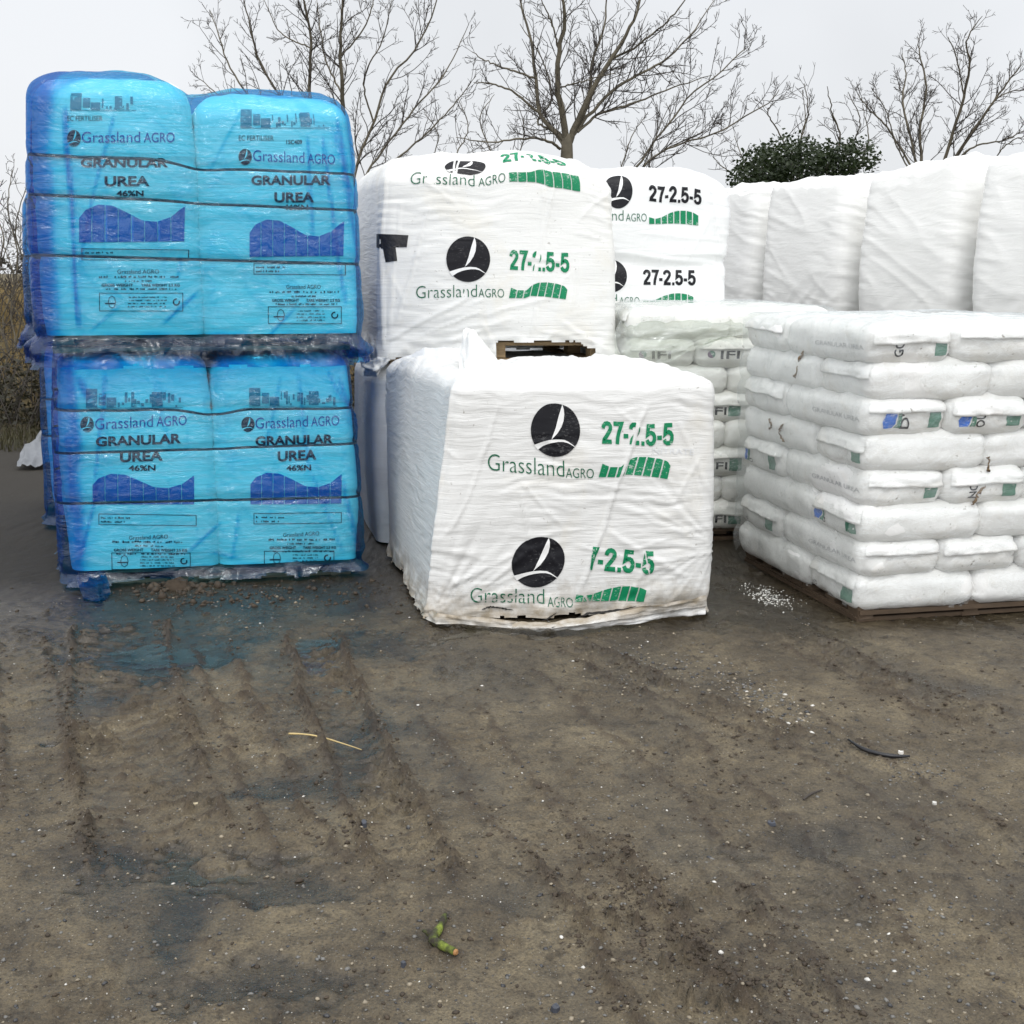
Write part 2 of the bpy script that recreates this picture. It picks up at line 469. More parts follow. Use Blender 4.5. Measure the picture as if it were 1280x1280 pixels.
    def uz(s, px, py):
        """where on the front face the photograph's pixel falls: metres along the front, height"""
        b0 = np.array([*s.bot[0], s.z0]); b1 = np.array([*s.bot[1], s.z0]); tm = np.array([*(s.top[0] + s.top[1]) / 2, s.z1])
        n = np.cross(b1 - b0, tm - (b0 + b1) / 2); n /= np.linalg.norm(n)
        b0 = b0 + n * s.bulge * 0.8
        d = ray(px, py); o = np.array([0, 0, CAM_Z])
        t = ((b0 - o) @ n) / (d @ n)
        p = o + d * t[..., None]
        f = ((p[..., 2] - s.z0) / (s.z1 - s.z0))[..., None]
        Lf = s.bot[0] * (1 - f) + s.top[0] * f; Rt = s.bot[1] * (1 - f) + s.top[1] * f
        e = Rt - Lf
        k = ((p[..., :2] - Lf) * e).sum(-1) / (e * e).sum(-1)
        return k * s.W, p[..., 2]
    def mesh(s, name, mat, parent, attrs=None, drop=None, label=None):
        M, Np = s.P.shape[:2]
        j, i = np.meshgrid(np.arange(M - 1), np.arange(Np), indexing='ij')
        i2 = (i + 1) % Np
        F = np.stack([j * Np + i, j * Np + i2, (j + 1) * Np + i2, (j + 1) * Np + i], -1)
        if drop is not None:
            SS, ZZ = np.meshgrid(s.S, s.Z)
            k = drop(SS, ZZ)
            F = F[~k[:-1]]
        F = F.reshape(-1, 4)
        SS, ZZ = np.meshgrid(s.S, s.Z)
        uv = np.stack([SS, ZZ], -1).reshape(-1, 2)
        return mk(name, s.P.reshape(-1, 3), F, mat, parent, uv=uv, attrs={k: v.ravel() for k, v in (attrs or {}).items()}, label=label)

# ------------------------------------------------------------------ printing: flat shapes laid on a curved skin
_TXT = {}
def text2d(s, offset=0.0, res=4, spacing=1.0):
    key = (s, offset, res, spacing)
    if key not in _TXT:
        def raw(q):
            cu = bpy.data.curves.new("lettering", 'FONT')
            cu.body = q; cu.resolution_u = res; cu.offset = offset; cu.space_character = spacing
            o = bpy.data.objects.new("lettering", cu); COL.objects.link(o)
            dg = bpy.context.evaluated_depsgraph_get(); dg.update()
            me = bpy.data.meshes.new_from_object(o.evaluated_get(dg))
            V = np.array([v.co[:2] for v in me.vertices]); F = [tuple(p.vertices) for p in me.polygons]
            bpy.data.objects.remove(o); bpy.data.curves.remove(cu); bpy.data.meshes.remove(me)
            return V, F
        H, _ = raw("H")
        cap = H[:, 1].max() - H[:, 1].min()
        V, F = raw(s)
        V = V.copy(); V[:, 1] /= cap; V[:, 0] = (V[:, 0] - V[:, 0].min()) / (V[:, 0].max() - V[:, 0].min())
        _TXT[key] = (V, F)
    return _TXT[key]
def chop(shapes, step, cuts=()):
    """shapes [(V2, F, mat index, extra offset)] -> points cut up finely enough to bend; cuts: bands (x0,y0,x1,y1,width) taken out"""
    bm = bmesh.new()
    lay = bm.faces.layers.int.new("mi")
    for V, F, mi, eo in shapes:
        vs_ = [bm.verts.new((x, y, eo)) for x, y in V]
        for f in F:
            try: bm.faces.new([vs_[i] for i in f]).material_index = mi
            except ValueError: pass
    big = [f for f in bm.faces if len(f.verts) > 4]
    if big: bmesh.ops.triangulate(bm, faces=big)
    if step:
        X = [v.co.x for v in bm.verts]; Y = [v.co.y for v in bm.verts]
        for lo, hi, no in ((min(X), max(X), (1, 0, 0)), (min(Y), max(Y), (0, 1, 0))):
            c = lo + step
            while c < hi - 1e-9:
                bmesh.ops.bisect_plane(bm, geom=bm.verts[:] + bm.edges[:] + bm.faces[:], plane_co=(c * no[0], c * no[1], 0), plane_no=no)
                c += step
    for x0, y0, x1, y1, wd in cuts:
        d = Vector((x1 - x0, y1 - y0, 0)).normalized(); n = Vector((-d.y, d.x, 0)); p = Vector((x0, y0, 0))
        for sg in (-1, 1):
            bmesh.ops.bisect_plane(bm, geom=bm.verts[:] + bm.edges[:] + bm.faces[:], plane_co=p + n * sg * wd / 2, plane_no=n)
        ln = math.hypot(x1 - x0, y1 - y0)
        kill = []
        for f in bm.faces:
            q = f.calc_center_median() - p
            if abs(q.x * n.x + q.y * n.y) < wd / 2 and -2 < q.x * d.x + q.y * d.y < ln + 2: kill.append(f)
        bmesh.ops.delete(bm, geom=kill, context='FACES')
    bm.verts.index_update()
    V = np.array([v.co[:] for v in bm.verts]).reshape(-1, 3)
    F = [tuple(v.index for v in f.verts) for f in bm.faces]
    mi = [f.material_index for f in bm.faces]
    bm.free()
    return V, F, mi
def orient(V, F, want):
    """turn faces so that they look along WANT"""
    out = []
    for f in F:
        a, b, c = V[f[0]], V[f[1]], V[f[2]]
        n = np.cross(b - a, c - a)
        out.append(f if n @ want >= 0 else f[::-1])
    return out
def decal(name, ld, shapes, mats, parent, off=0.003, step=3.0, cuts=(), label=None):
    V, F, mi = chop(shapes, step, cuts)
    if not F: return None
    u, z = ld.uz(V[:, 0], V[:, 1])
    P = ld.surf(u, z, off + V[:, 2])
    F = orient(P, F, np.array([0, -1, 0.15]))
    return mk(name, P, F, mats, parent, smooth=True, mat_idx=mi, label=label)
def sh_text(s, pL, pR, cap, bold=0.0, up=None, mi=0, eo=0.0, spacing=1.0):
    V, F = text2d(s, bold, 4, spacing)
    pL, pR = np.array(pL, float), np.array(pR, float)
    upv = np.array(up if up is not None else (0, -1.0)) * cap
    return (pL + (pR - pL) * V[:, :1] + upv * V[:, 1:], F, mi, eo)
GL = {'2': ([(.08, .68), (.11, .80), (.20, .885), (.31, .905), (.42, .87), (.49, .775), (.49, .66), (.43, .54), (.29, .36), (.15, .20), (.13, .095), (.56, .095)], .62),
      '5': ([(.53, .905), (.17, .905), (.125, .52), (.22, .585), (.33, .60), (.44, .55), (.505, .44), (.505, .29), (.45, .165), (.35, .10), (.24, .10), (.14, .155), (.08, .27)], .62),
      '7': ([(.05, .905), (.50, .905), (.36, .58), (.28, .30), (.25, .0)], .57), '-': ([(.04, .36), (.30, .36)], .36), '.': ([(.05, .09), (.23, .09)], .29)}
def sh_number(s_, pL, pR, cap, hw=.098, mi=0, eo=0.0, up=None, slant=0.0):
    """bold condensed figures drawn as broad strokes"""
    tot = sum(GL[c][1] for c in s_); x0 = 0.0; V, F = [], []
    pL, pR = np.array(pL, float), np.array(pR, float)
    upv = np.array(up if up is not None else (0, -1.0)) * cap
    for c in s_:
        P = np.array(GL[c][0]); n = len(P)
        e = np.diff(P, axis=0); e /= np.linalg.norm(e, axis=1)[:, None]
        nr = np.stack([-e[:, 1], e[:, 0]], 1)
        o = np.zeros_like(P); o[0], o[-1] = nr[0], nr[-1]
        for k in range(1, n - 1):
            b_ = nr[k - 1] + nr[k]; b_ /= np.linalg.norm(b_) + 1e-9
            o[k] = b_ / max(b_ @ nr[k], .42)
        b0 = len(V)
        V += list(P + o * hw + (x0, 0)) + list(P - o * hw + (x0, 0))
        F += [(b0 + k, b0 + k + 1, b0 + n + k + 1, b0 + n + k) for k in range(n - 1)]
        x0 += GL[c][1]
    V = np.array(V); V[:, 0] = (V[:, 0] + slant * V[:, 1]) / tot
    return (pL + (pR - pL) * V[:, :1] + upv * V[:, 1:], F, mi, eo)
def sh_poly(pts, mi=0, eo=0.0): return (np.array(pts, float), [tuple(range(len(pts)))], mi, eo)
def sh_rect(x0, y0, x1, y1, mi=0, eo=0.0): return sh_poly([(x0, y0), (x1, y0), (x1, y1), (x0, y1)], mi, eo)
def sh_frame(x0, y0, x1, y1, t=1.0, sl=0.0, mi=0):
    V = [(x0, y0), (x1, y0 + sl), (x1, y1 + sl), (x0, y1), (x0 + t, y0 + t), (x1 - t, y0 + sl + t), (x1 - t, y1 + sl - t), (x0 + t, y1 - t)]
    return (np.array(V, float), [(0, 1, 5, 4), (1, 2, 6, 5), (2, 3, 7, 6), (3, 0, 4, 7)], mi, 0.0)
def sh_disc(cx, cy, rx, ry, n=48, mi=0, eo=0.0):
    return sh_poly([(cx + rx * math.cos(k * 2 * math.pi / n), cy + ry * math.sin(k * 2 * math.pi / n)) for k in range(n)], mi, eo)
SAIL_R = [(.28, -.97), (.34, -.80), (.36, -.60), (.33, -.35), (.24, -.12), (.08, .12), (-.16, .36)]
SAIL_L = [(.21, -.78), (.14, -.55), (.07, -.30), (.01, -.08), (-.06, .10), (-.11, .24), (-.16, .36)]
SWSH_U = [(-.87, .55), (-.62, .47), (-.40, .41), (-.15, .36), (.10, .34), (.36, .36), (.52, .43), (.80, .62)]
SWSH_L = [(-.72, .74), (-.50, .60), (-.30, .52), (-.10, .47), (.12, .44), (.32, .44), (.50, .48), (.80, .64)]
def sh_strip(A, B, f, mi, eo):
    V = [f(p) for p in A] + [f(p) for p in B]
    n = len(A)
    return (np.array(V, float), [(k, k + 1, n + k + 1, n + k) for k in range(n - 1)], mi, eo)
def sh_emblem(cx, cy, rx, ry, shear=0.0):
    f = lambda p: (cx + rx * (p[0] + shear * -p[1]), cy + ry * p[1])
    n = 56
    disc = sh_poly([f((math.cos(k * 2 * math.pi / n), math.sin(k * 2 * math.pi / n))) for k in range(n)], 0, 0)
    return [disc, sh_strip(SAIL_R, [(.28, -.97)] + SAIL_L[1:], f, 1, 0.0015), sh_strip(SWSH_U, SWSH_L, f, 1, 0.0015)]
def prof(p, x): return np.interp(x, [a for a, _ in p], [b for _, b in p])
HILL = [(0, .50), (.12, .60), (.26, .45), (.42, .18), (.58, .02), (.72, .0), (.88, .10), (1, .32)]
HILLB = [(0, .97), (.3, .92), (.6, .92), (1, 1.0)]
HILL2 = [(0, .32), (.12, .47), (.28, .47), (.36, .16), (.46, .02), (.62, .0), (.80, .10), (.92, .22), (1, .50)]
HILL2B = [(0, .93), (.28, .93), (.38, .80), (.6, .84), (.8, .92), (1, 1.02)]
WAVE = [(0, .36), (.06, .14), (.18, .0), (.32, .03), (.45, .20), (.60, .42), (.74, .45), (.88, .32), (1, .03)]
def sh_bars(x0, y0, x1, y1, n=8, gap=0.18, top=HILL, base=HILLB, lean=0.0, sl=0.0, skip=()):
    out = []
    w_ = 1.0 / n
    for k in range(n):
        if k in skip: continue
        a, b = k * w_, (k + 1 - gap) * w_
        xs = np.linspace(a, b, 5)
        T = [(x0 + (x1 - x0) * x + lean * (1 - prof(top, x)), y0 + (y1 - y0) * prof(top, x) + sl * x) for x in xs]
        Bt = [(x0 + (x1 - x0) * x, y0 + (y1 - y0) * prof(base, x) + sl * x) for x in xs]
        V = np.array(T + Bt)
        out.append((V, [(i, i + 1, 6 + i, 5 + i) for i in range(4)], 0, 0.0))
    return out
def sh_dashes(x0, y, x1, h, seed, fill=0.8):
    """a line of print too small and worn to read"""
    rg = random.Random(seed); out = []; x = x0
    while x < x1:
        n = rg.randint(3, 9)
        for _ in range(n):
            wd = h * rg.uniform(0.35, 0.75)
            if x + wd > x1: break
            if rg.random() < fill:
                hh = h * rg.uniform(0.55, 1.0)
                out.append(sh_rect(x, y - hh, x + wd * 0.8, y - hh * rg.uniform(0.0, 0.35)))
            x += wd
        x += h * 0.8
    return out

# ------------------------------------------------------------------ filled bags
def bag_fn(c, a, Lb, W, H, seed, rr=0.36):
    """c = middle of the underside, a = unit direction of the length; returns pos(q, off) for points q on the bag's box"""
    a = np.array([a[0], a[1]], float); a /= np.linalg.norm(a)
    x_ = np.array([a[1], -a[0]])
    r = H * rr
    inner = np.array([W / 2 - r, Lb / 2 - r, H / 2 - r])
    def pos(q, off=0.0):
        q = np.asarray(q, float)
        cl = np.clip(q, -inner, inner)
        d = q - cl; n = d / (np.linalg.norm(d, axis=-1)[..., None] + 1e-9)
        p = cl + n * r
        tx, ty = p[..., 0] / (W / 2), p[..., 1] / (Lb / 2)
        lump = 0.012 * fbm(p[..., 0] * 5 + seed * 3.1, p[..., 1] * 5, seed, 3) + 0.004 * pn(p[..., 0] * 22, p[..., 1] * 22 + p[..., 2] * 30, seed + 5)
        side = 0.010 * pn((p[..., 0] + p[..., 1]) * 6 + seed, p[..., 2] * 9, seed + 3) + 0.005 * ridge(pn((p[..., 0] - p[..., 1]) * 13, p[..., 2] * 22, seed + 4)) * (0.4 + np.abs(ty) ** 3)
        sq = 1 - 0.05 * np.abs(ty) ** 4 - 0.04 * np.abs(tx) ** 6
        p = p.copy()
        p[..., 2] = p[..., 2] * sq + lump * np.clip(n[..., 2], -0.4, 1)
        nh = np.stack([n[..., 0], n[..., 1]], -1)
        p[..., :2] += nh * (side + off)[..., None] if np.ndim(off) else nh * (side[..., None] + off)
        p[..., 2] += n[..., 2] * off
        wx = c[0] + p[..., 0] * x_[0] + p[..., 1] * a[0]
        wy = c[1] + p[..., 0] * x_[1] + p[..., 1] * a[1]
        return np.stack([wx, wy, c[2] + H / 2 + p[..., 2]], -1)
    return pos
def box_grid(hx, hy, hz, nx, ny, nz):
    V, F = [], []
    idx = {}
    def vid(p):
        k = tuple(np.round(p, 5))
        if k not in idx: idx[k] = len(V); V.append(p)
        return idx[k]
    X, Y, Z = np.linspace(-hx, hx, nx + 1), np.linspace(-hy, hy, ny + 1), np.linspace(-hz, hz, nz + 1)
    def face(A, B, fn, flip):
        for i in range(len(A) - 1):
            for j in range(len(B) - 1):
                q = [vid(fn(A[i], B[j])), vid(fn(A[i + 1], B[j])), vid(fn(A[i + 1], B[j + 1])), vid(fn(A[i], B[j + 1]))]
                F.append(q[::-1] if flip else q)
    face(X, Y, lambda u, v: (u, v, hz), False); face(X, Y, lambda u, v: (u, v, -hz), True)
    face(X, Z, lambda u, v: (u, -hy, v), False); face(X, Z, lambda u, v: (u, hy, v), True)
    face(Y, Z, lambda u, v: (hx, u, v), False); face(Y, Z, lambda u, v: (-hx, u, v), True)
    return np.array(V), np.array(F)
def make_bag(name, label, cat, group, c, a, Lb, W, H, seed, mat, flap=True, end_print=None, side_text=None, slack=0.0):
    t = thing(name, label, cat, c, group)
    pos = bag_fn(c, a, Lb, W, H, seed)
    V, F = box_grid(W / 2, Lb / 2, H / 2, max(8, int(W / 0.022)), max(8, int(Lb / 0.022)), 10)
    # crowd the grid towards the rounded rims
    P = pos(V)
    uv = np.stack([V[:, 0] + V[:, 2], V[:, 1]], -1)
    mk('sack', P, F, mat, t, uv=uv)
    rg = np.random.RandomState(seed)
    lip = 0.012 + rg.uniform(-0.012, 0.012)
    if flap:
        na, nb = 24, 9
        A = np.linspace(-W / 2 * 0.93, W / 2 * 0.93, na); T = np.linspace(0, 1, nb)
        aa, tt = np.meshgrid(A, T)
        low = lip + 0.006 * pn(aa * 9, seed * 1.7, seed) + 0.010 * (aa / W) * rg.uniform(-1, 1)
        zz = H / 2 * 0.98 * (1 - tt) + low * tt
        yy = np.full_like(aa, -Lb / 2)
        off = 0.003 + 0.010 * tt ** 2 + 0.002 * pn(aa * 14, tt * 2, seed + 9)
        Pf = pos(np.stack([aa, yy, zz], -1), off)
        back = pos(np.stack([aa[-1:], yy[-1:], zz[-1:]], -1), off[-1:] - 0.010)
        Pf = np.concatenate([Pf, back])
        nb2 = nb + 1
        j, i = np.meshgrid(np.arange(nb2 - 1), np.arange(na - 1), indexing='ij')
        Ff = np.stack([j * na + i, (j + 1) * na + i, (j + 1) * na + i + 1, j * na + i + 1], -1).reshape(-1, 4)
        mk('end_flap', Pf.reshape(-1, 3), Ff, mat, t, uv=np.stack([np.tile(A, nb2), np.repeat(np.linspace(0, .1, nb2), na)], -1))
    out = np.array([-a[0], -a[1], 0.0])
    def on_end(nm, shapes, mats, off=0.0022):
        V2, F2, mi = chop(shapes, 0.012)
        q = np.stack([V2[:, 0], np.full(len(V2), -Lb / 2), V2[:, 1]], -1)
        Pp = pos(q, off + V2[:, 2])
        mk(nm, Pp, orient(Pp, F2, out), mats, t, mat_idx=mi)
    for kind, args in (end_print or []):
        if kind == 'tab':
            x, wd = args
            rows = []
            on_end('green_tab', [sh_rect(x * W / 2, -0.056, x * W / 2 + wd, lip + 0.004)], M_INK_TAB)
        elif kind == 'rot':
            s_, x, h = args
            Vt, Ft = text2d(s_, 0.02)
            asp = {1: 0.85, 2: 1.7, 3: 2.4}.get(len(s_), 0.62 * len(s_))
            P2 = np.stack([x * W / 2 - Vt[:, 1] * h, -0.058 + Vt[:, 0] * h * asp], -1)
            on_end('lettering', [(P2, Ft, 0, 0.0)], M_INK_BLACK)
        elif kind == 'text':
            s_, x, z, wd, h, mt = args
            Vt, Ft = text2d(s_, 0.015)
            on_end('lettering', [(np.stack([x * W / 2 + Vt[:, 0] * wd, z + Vt[:, 1] * h], -1), Ft, 0, 0.0)], mt)
        elif kind == 'logo':
            x, s_ = args
            x0 = x * W / 2
            on_end('emblem', [sh_poly([(x0 + .012 * s_, -.052), (x0 + .055 * s_, -.050), (x0 + .068 * s_, -.03), (x0 + .072 * s_, lip), (x0 + .02 * s_, lip), (x0 + .004 * s_, -.02)], 0),
                              sh_poly([(x0 + .062 * s_, -.050), (x0 + .095 * s_, -.052), (x0 + .098 * s_, lip), (x0 + .079 * s_, lip), (x0 + .076 * s_, -.03)], 1)],
                   [M_INK_SKY, M_INK_TAB])
        elif kind == 'disc':
            x, z, r_ = args
            half = [(x * W / 2 + r_ * math.cos(q), z + r_ * math.sin(q)) for q in np.linspace(-1.0, 2.14, 20)]
            half2 = [(x * W / 2 + r_ * math.cos(q), z + r_ * math.sin(q)) for q in np.linspace(2.14, 5.28, 20)]
            on_end('emblem', [sh_poly(half, 0), sh_poly(half2, 1)], [M_INK_TAB, M_INK_MAUVE])
    if side_text:
        s_, y0, wd, h, z = side_text
        Vt, Ft = text2d(s_, 0.0)
        V2, F2, mi = chop([(np.stack([Vt[:, 0] * wd, Vt[:, 1] * h], -1), Ft, 0, 0.0)], 0.02)
        q = np.stack([np.full(len(V2), -W / 2), y0 - V2[:, 0], z + V2[:, 1]], -1)
        Pp = pos(q, 0.0022)
        mk('lettering', Pp, orient(Pp, F2, np.array([-a[1], a[0], 0.0])), M_INK_GREY, t)
    return t
M_INK_MAUVE = ink_mat('mauve_ink', (0.16, 0.10, 0.17), wear=0.3)

def make_pallet(parent, bot, z0, mat, H=0.12, n_boards=5):
    """deck boards across, three rows of blocks, bottom boards; bot = the four ground corners"""
    b = np.asarray(bot, float)
    c, ex, ey = b.mean(0), (b[1] - b[0]) / 2, (b[3] - b[0]) / 2
    m = MB()
    up = np.array([0, 0, 1.0])
    E = lambda v: np.array([v[0], v[1], 0.0])
    C = lambda fx, fy, z: np.array([*(c + ex * fx + ey * fy), z0 + z])
    for k in range(n_boards):
        fy = -0.92 + 1.84 * k / (n_boards - 1)
        m.box(C(0, fy, H - 0.011), E(ex) * 0.985, E(ey) * 0.075, up * 0.011, 0.002)
    for fx in (-0.92, 0, 0.92):
        m.box(C(fx, 0, H - 0.033), E(ex) * 0.06, E(ey) * 0.98, up * 0.0105, 0.002)
        for fy in (-0.90, 0, 0.90):
            m.box(C(fx, fy, 0.0575), E(ex) * 0.065, E(ey) * 0.08, up * (H - 0.066 - 0.022) , 0.002)
        m.box(C(fx, 0, 0.0115), E(ex) * 0.075, E(ey) * 0.975, up * 0.011, 0.002)
    m.box(C(0, -0.9, 0.0118), E(ex) * 0.98, E(ey) * 0.07, up * 0.0105, 0.002)
    return m.build('pallet', mat, parent)
# ------------------------------------------------------------------ the yard: one sheet of mud out to the horizon
def G2(px, py): return on_z(px, py)[..., :2]
def polyline_dist(x, y, pts):
    pts = np.asarray(pts, float)
    best = np.full(x.shape, 1e9); tt = np.zeros(x.shape); sd_ = np.zeros(x.shape); acc = 0
    for a, b in zip(pts[:-1], pts[1:]):
        e = b - a; l = np.linalg.norm(e); e = e / l
        q = (x - a[0]) * e[0] + (y - a[1]) * e[1]
        qc = np.clip(q, 0, l)
        dx, dy = x - a[0] - e[0] * qc, y - a[1] - e[1] * qc
        d = np.hypot(dx, dy)
        k = d < best
        best = np.where(k, d, best); tt = np.where(k, acc + q, tt); sd_ = np.where(k, (x - a[0]) * -e[1] + (y - a[1]) * e[0], sd_)
        acc += l
    return best, tt, sd_, acc
# wheel tracks: middle line in photograph pixels laid on the ground, width (m), depth, ridge height, tread bar height
RUTS = [([(150, 780), (158, 880), (172, 960), (205, 1060)], 0.38, 0.005, 0.026, 0.009),
        ([(390, 790), (418, 880), (465, 980), (525, 1100)], 0.20, 0.016, 0.026, 0.010),
        ([(262, 800), (300, 900), (350, 1010), (400, 1090)], 0.13, 0.006, 0.016, 0.004),
        ([(20, 800), (40, 900), (50, 1000)], 0.20, 0.005, 0.010, 0.003),
        ([(715, 1060), (790, 1150), (890, 1300)], 0.24, 0.006, 0.020, 0.017),
        ([(850, 1100), (930, 1180), (1030, 1300)], 0.22, 0.004, 0.014, 0.015),
        ([(700, 800), (800, 850), (900, 890), (1000, 930)], 0.16, 0.004, 0.014, 0.012),
        ([(1000, 800), (1100, 850), (1240, 900)], 0.2, 0.004, 0.009, 0.009),
        ([(960, 880), (1080, 960), (1200, 1030), (1290, 1080)], 0.22, 0.004, 0.007, 0.004),
        ([(700, 830), (830, 930), (950, 1040), (1100, 1200)], 0.24, 0.004, 0.006, 0.005),
        ([(560, 880), (640, 1000), (700, 1060)], 0.2, 0.003, 0.005, 0.003)]
# hollows that hold water: pixel middle, half sizes in metres, depth
HOLLOWS = [(190, 815, .40, .26, .022), (110, 870, .18, .20, .010), (255, 1075, .34, .055, .022), (330, 1105, .26, .07, .020), (225, 1150, .07, .20, .016), (330, 1225, .20, .07, .018),
           (440, 950, .08, .40, .012), (620, 792, .36, .09, .028), (480, 800, .3, .16, .012), (900, 775, .35, .12, .012), (650, 1120, .12, .10, .010),
           (60, 700, .5, .4, .014), (1000, 1060, .3, .08, .010), (340, 985, .16, .12, .014), (1240, 860, .3, .12, .010), (64, 815, .03, .035, .02), (66, 927, .035, .025, .02)]
def hollows(x, y):
    v = np.zeros(x.shape)
    wx = 0.16 * fbm(x * 3.3, y * 3.3, 31, 5, 0.6); wy = 0.16 * fbm(x * 3.3, y * 3.3, 37, 5, 0.6)
    for px, py, a, b, d in HOLLOWS:
        c = G2(px, py)
        k = min(1.0, a * 2.5)
        v += d * np.exp(-(((x + wx * k - c[0]) / a) ** 2 + ((y + wy * k - c[1]) / b) ** 2) ** 1.5)
    return v
def ground_parts(x, y):
    near = sstep(11, 8, y) * sstep(7, 5, np.abs(x))
    rough = 0.007 * fbm(x * 1.1, y * 1.1, 3, 4) + 0.0045 * fbm(x * 6, y * 6, 5, 5)
    fine = (0.0027 * fbm(x * 20, y * 20, 9, 4, 0.6) * (0.5 + sstep(-0.3, 0.4, fbm(x * 2, y * 2, 10, 3)))) * near
    cl = fbm(x * 19, y * 19, 11, 3)
    patch = sstep(0.0, 0.5, fbm(x * 1.7, y * 1.7, 13, 3))
    clod = 0.016 * np.clip(cl - 0.32, 0, 1) * (0.25 + patch) * near
    z = rough + fine + clod
    ridge_m = np.zeros(x.shape)
    for pts, w_, dep, rh, bh in RUTS:
        P = G2(np.array([p[0] for p in pts]), np.array([p[1] for p in pts]))
        d, t, sdist, ln = polyline_dist(x, y, P)
        wob = 0.02 * pn(t * 3, w_ * 40, 5)
        d2 = np.abs(d + wob)
        fade = sstep(-0.15, 0.15, t) * sstep(ln + 0.15, ln - 0.15, t)
        inn = sstep(w_ / 2 + 0.02, w_ / 2 - 0.04, d2) * fade
        rg = np.exp(-((d2 - w_ / 2 - 0.01 + 0.02 * fbm(x * 9, y * 9, 23, 3)) / 0.019) ** 2) * fade * (0.75 + 1.1 * fbm(t * 16, sdist * 26, 21, 4, 0.65)).clip(0, 2.2) * sstep(-0.8, -0.2, pn(t * 2.2, w_ * 9, 8))
        bars = sstep(0.1, 0.7, np.sin(2 * np.pi * (t + 0.45 * np.abs(sdist)) / 0.085 + pn(t * 4, sdist * 6, 4) * 1.2)) if bh < 0.014 else sstep(0.3, 0.8, np.sin(2 * np.pi * sdist / 0.058 + pn(t * 5, sdist * 5, 4) * 1.5)) * sstep(-0.15, 0.25, fbm(t * 9, sdist * 12, 33, 3))
        z = z - dep * inn + 1.05 * rh * np.clip(rg, 0, 2) + 3.0 * bh * bars * (0.5 + 0.9 * fbm(x * 24, y * 24, 17, 3)).clip(0, 2) * inn * np.clip(0.6 + fbm(x * 4, y * 4, 15, 3), 0, 1.3)
        ridge_m = np.maximum(ridge_m, np.clip(rg, 0, 1) + (0.9 * inn * bars * (0.4 + fbm(x * 18, y * 18, 27, 3))).clip(0, 1) * (bh > 0.006))
    hol = hollows(x, y)
    z = z * (1 - 0.7 * np.clip(hol / 0.014, 0, 1)) - hol * 0.85
    # a grassy bank behind the yard
    edge = 11.6 + 0.8 * pn(x * 0.35, 0.3, 2)
    bank = 0.95 * sstep(0, 6.5, y - edge) + 0.08 * fbm(x * 0.7, y * 0.7, 19, 3) * sstep(0, 2, y - edge)
    z = z + bank
    return z, hol, ridge_m, np.clip(cl - 0.3, 0, 1) * patch
def zg(x, y):
    x, y = np.atleast_1d(np.asarray(x, float)), np.atleast_1d(np.asarray(y, float))
    return ground_parts(x, y)[0]
def axis(lo, hi, fine, far_lo, far_hi):
    a = np.arange(lo, hi, fine)
    g, s_, p = [], fine, hi
    while p < far_hi: s_ *= (1.02 if s_ < .03 else 1.13); p += s_; g.append(p)
    h, s_, p = [], fine, lo
    while p > far_lo: s_ *= (1.02 if s_ < .03 else 1.13); p -= s_; h.append(p)
    return np.concatenate([h[::-1], a, g])
gx = axis(-2.0, 2.0, 0.0072, -220, 220)
gy = axis(1.95, 5.3, 0.0072, -60, 500)
XX, YY = np.meshgrid(gx, gy)
gz, ghol, grid_r, gcl = ground_parts(XX.ravel(), YY.ravel())
nx, ny = len(gx), len(gy)
jj, ii = np.meshgrid(np.arange(ny - 1), np.arange(nx - 1), indexing='ij')
gF = np.stack([jj * nx + ii, jj * nx + ii + 1, (jj + 1) * nx + ii + 1, (jj + 1) * nx + ii], -1).reshape(-1, 4)
xf, yf = XX.ravel(), YY.ravel()
wet_and_shade = np.clip(ghol / 0.012, 0, 1) * 0.9 + 0.45 * sstep(0.0, 0.8, fbm(xf * 0.8, yf * 0.8, 41, 4)) + 0.35 * sstep(0.05, 0.5, fbm(xf * 2.5 + yf, yf * 1.2, 43, 4))
wet_and_shade += 0.75 * sstep(4.2, 5.9, yf) + 0.45 * sstep(-0.9, -2.2, xf) * sstep(3.6, 5.2, yf)  # contact shade of the stacks painted on top of the real damp
wet_and_shade = np.clip(wet_and_shade, 0, 1) * sstep(9.5, 6.5, yf)

m, t, out = new_mat('wet_mud')
tc = N(t, 'ShaderNodeTexCoord'); P_ = tc.outputs['Object']
aw = N(t, 'ShaderNodeAttribute'); aw.attribute_name = 'wet_and_shade'
ac = N(t, 'ShaderNodeAttribute'); ac.attribute_name = 'clods_and_shade'
n1 = noise(t, P_, 3.0, 6, 0.65, 0.5); n2 = noise(t, P_, 17, 6, 0.7, 0.3); n3 = noise(t, P_, 120, 4, 0.7)
c1 = ramp(t, n1.outputs['Fac'], [(0.30, (0.060, 0.046, 0.028)), (0.5, (0.112, 0.090, 0.057)), (0.70, (0.176, 0.145, 0.092))])
c2 = ramp(t, n2.outputs['Fac'], [(0.34, (0.42, 0.39, 0.35)), (0.48, (0.95, 0.94, 0.93)), (0.72, (1.2, 1.18, 1.12))])
c = mixc(t, 1.0, c1.outputs[0], c2.outputs[0], 'MULTIPLY')
c3 = ramp(t, n3.outputs['Fac'], [(0.34, (0.36, 0.34, 0.31)), (0.5, (1, 1, 1)), (0.68, (1.5, 1.46, 1.38))])
c = mixc(t, 0.75, c, c3.outputs[0], 'MULTIPLY')
c = mixc(t, math_(t, 'MULTIPLY', ac.outputs['Fac'], 0.9), c, (0.046, 0.030, 0.017))  # dark clod soil, with shade painted in near the stacks
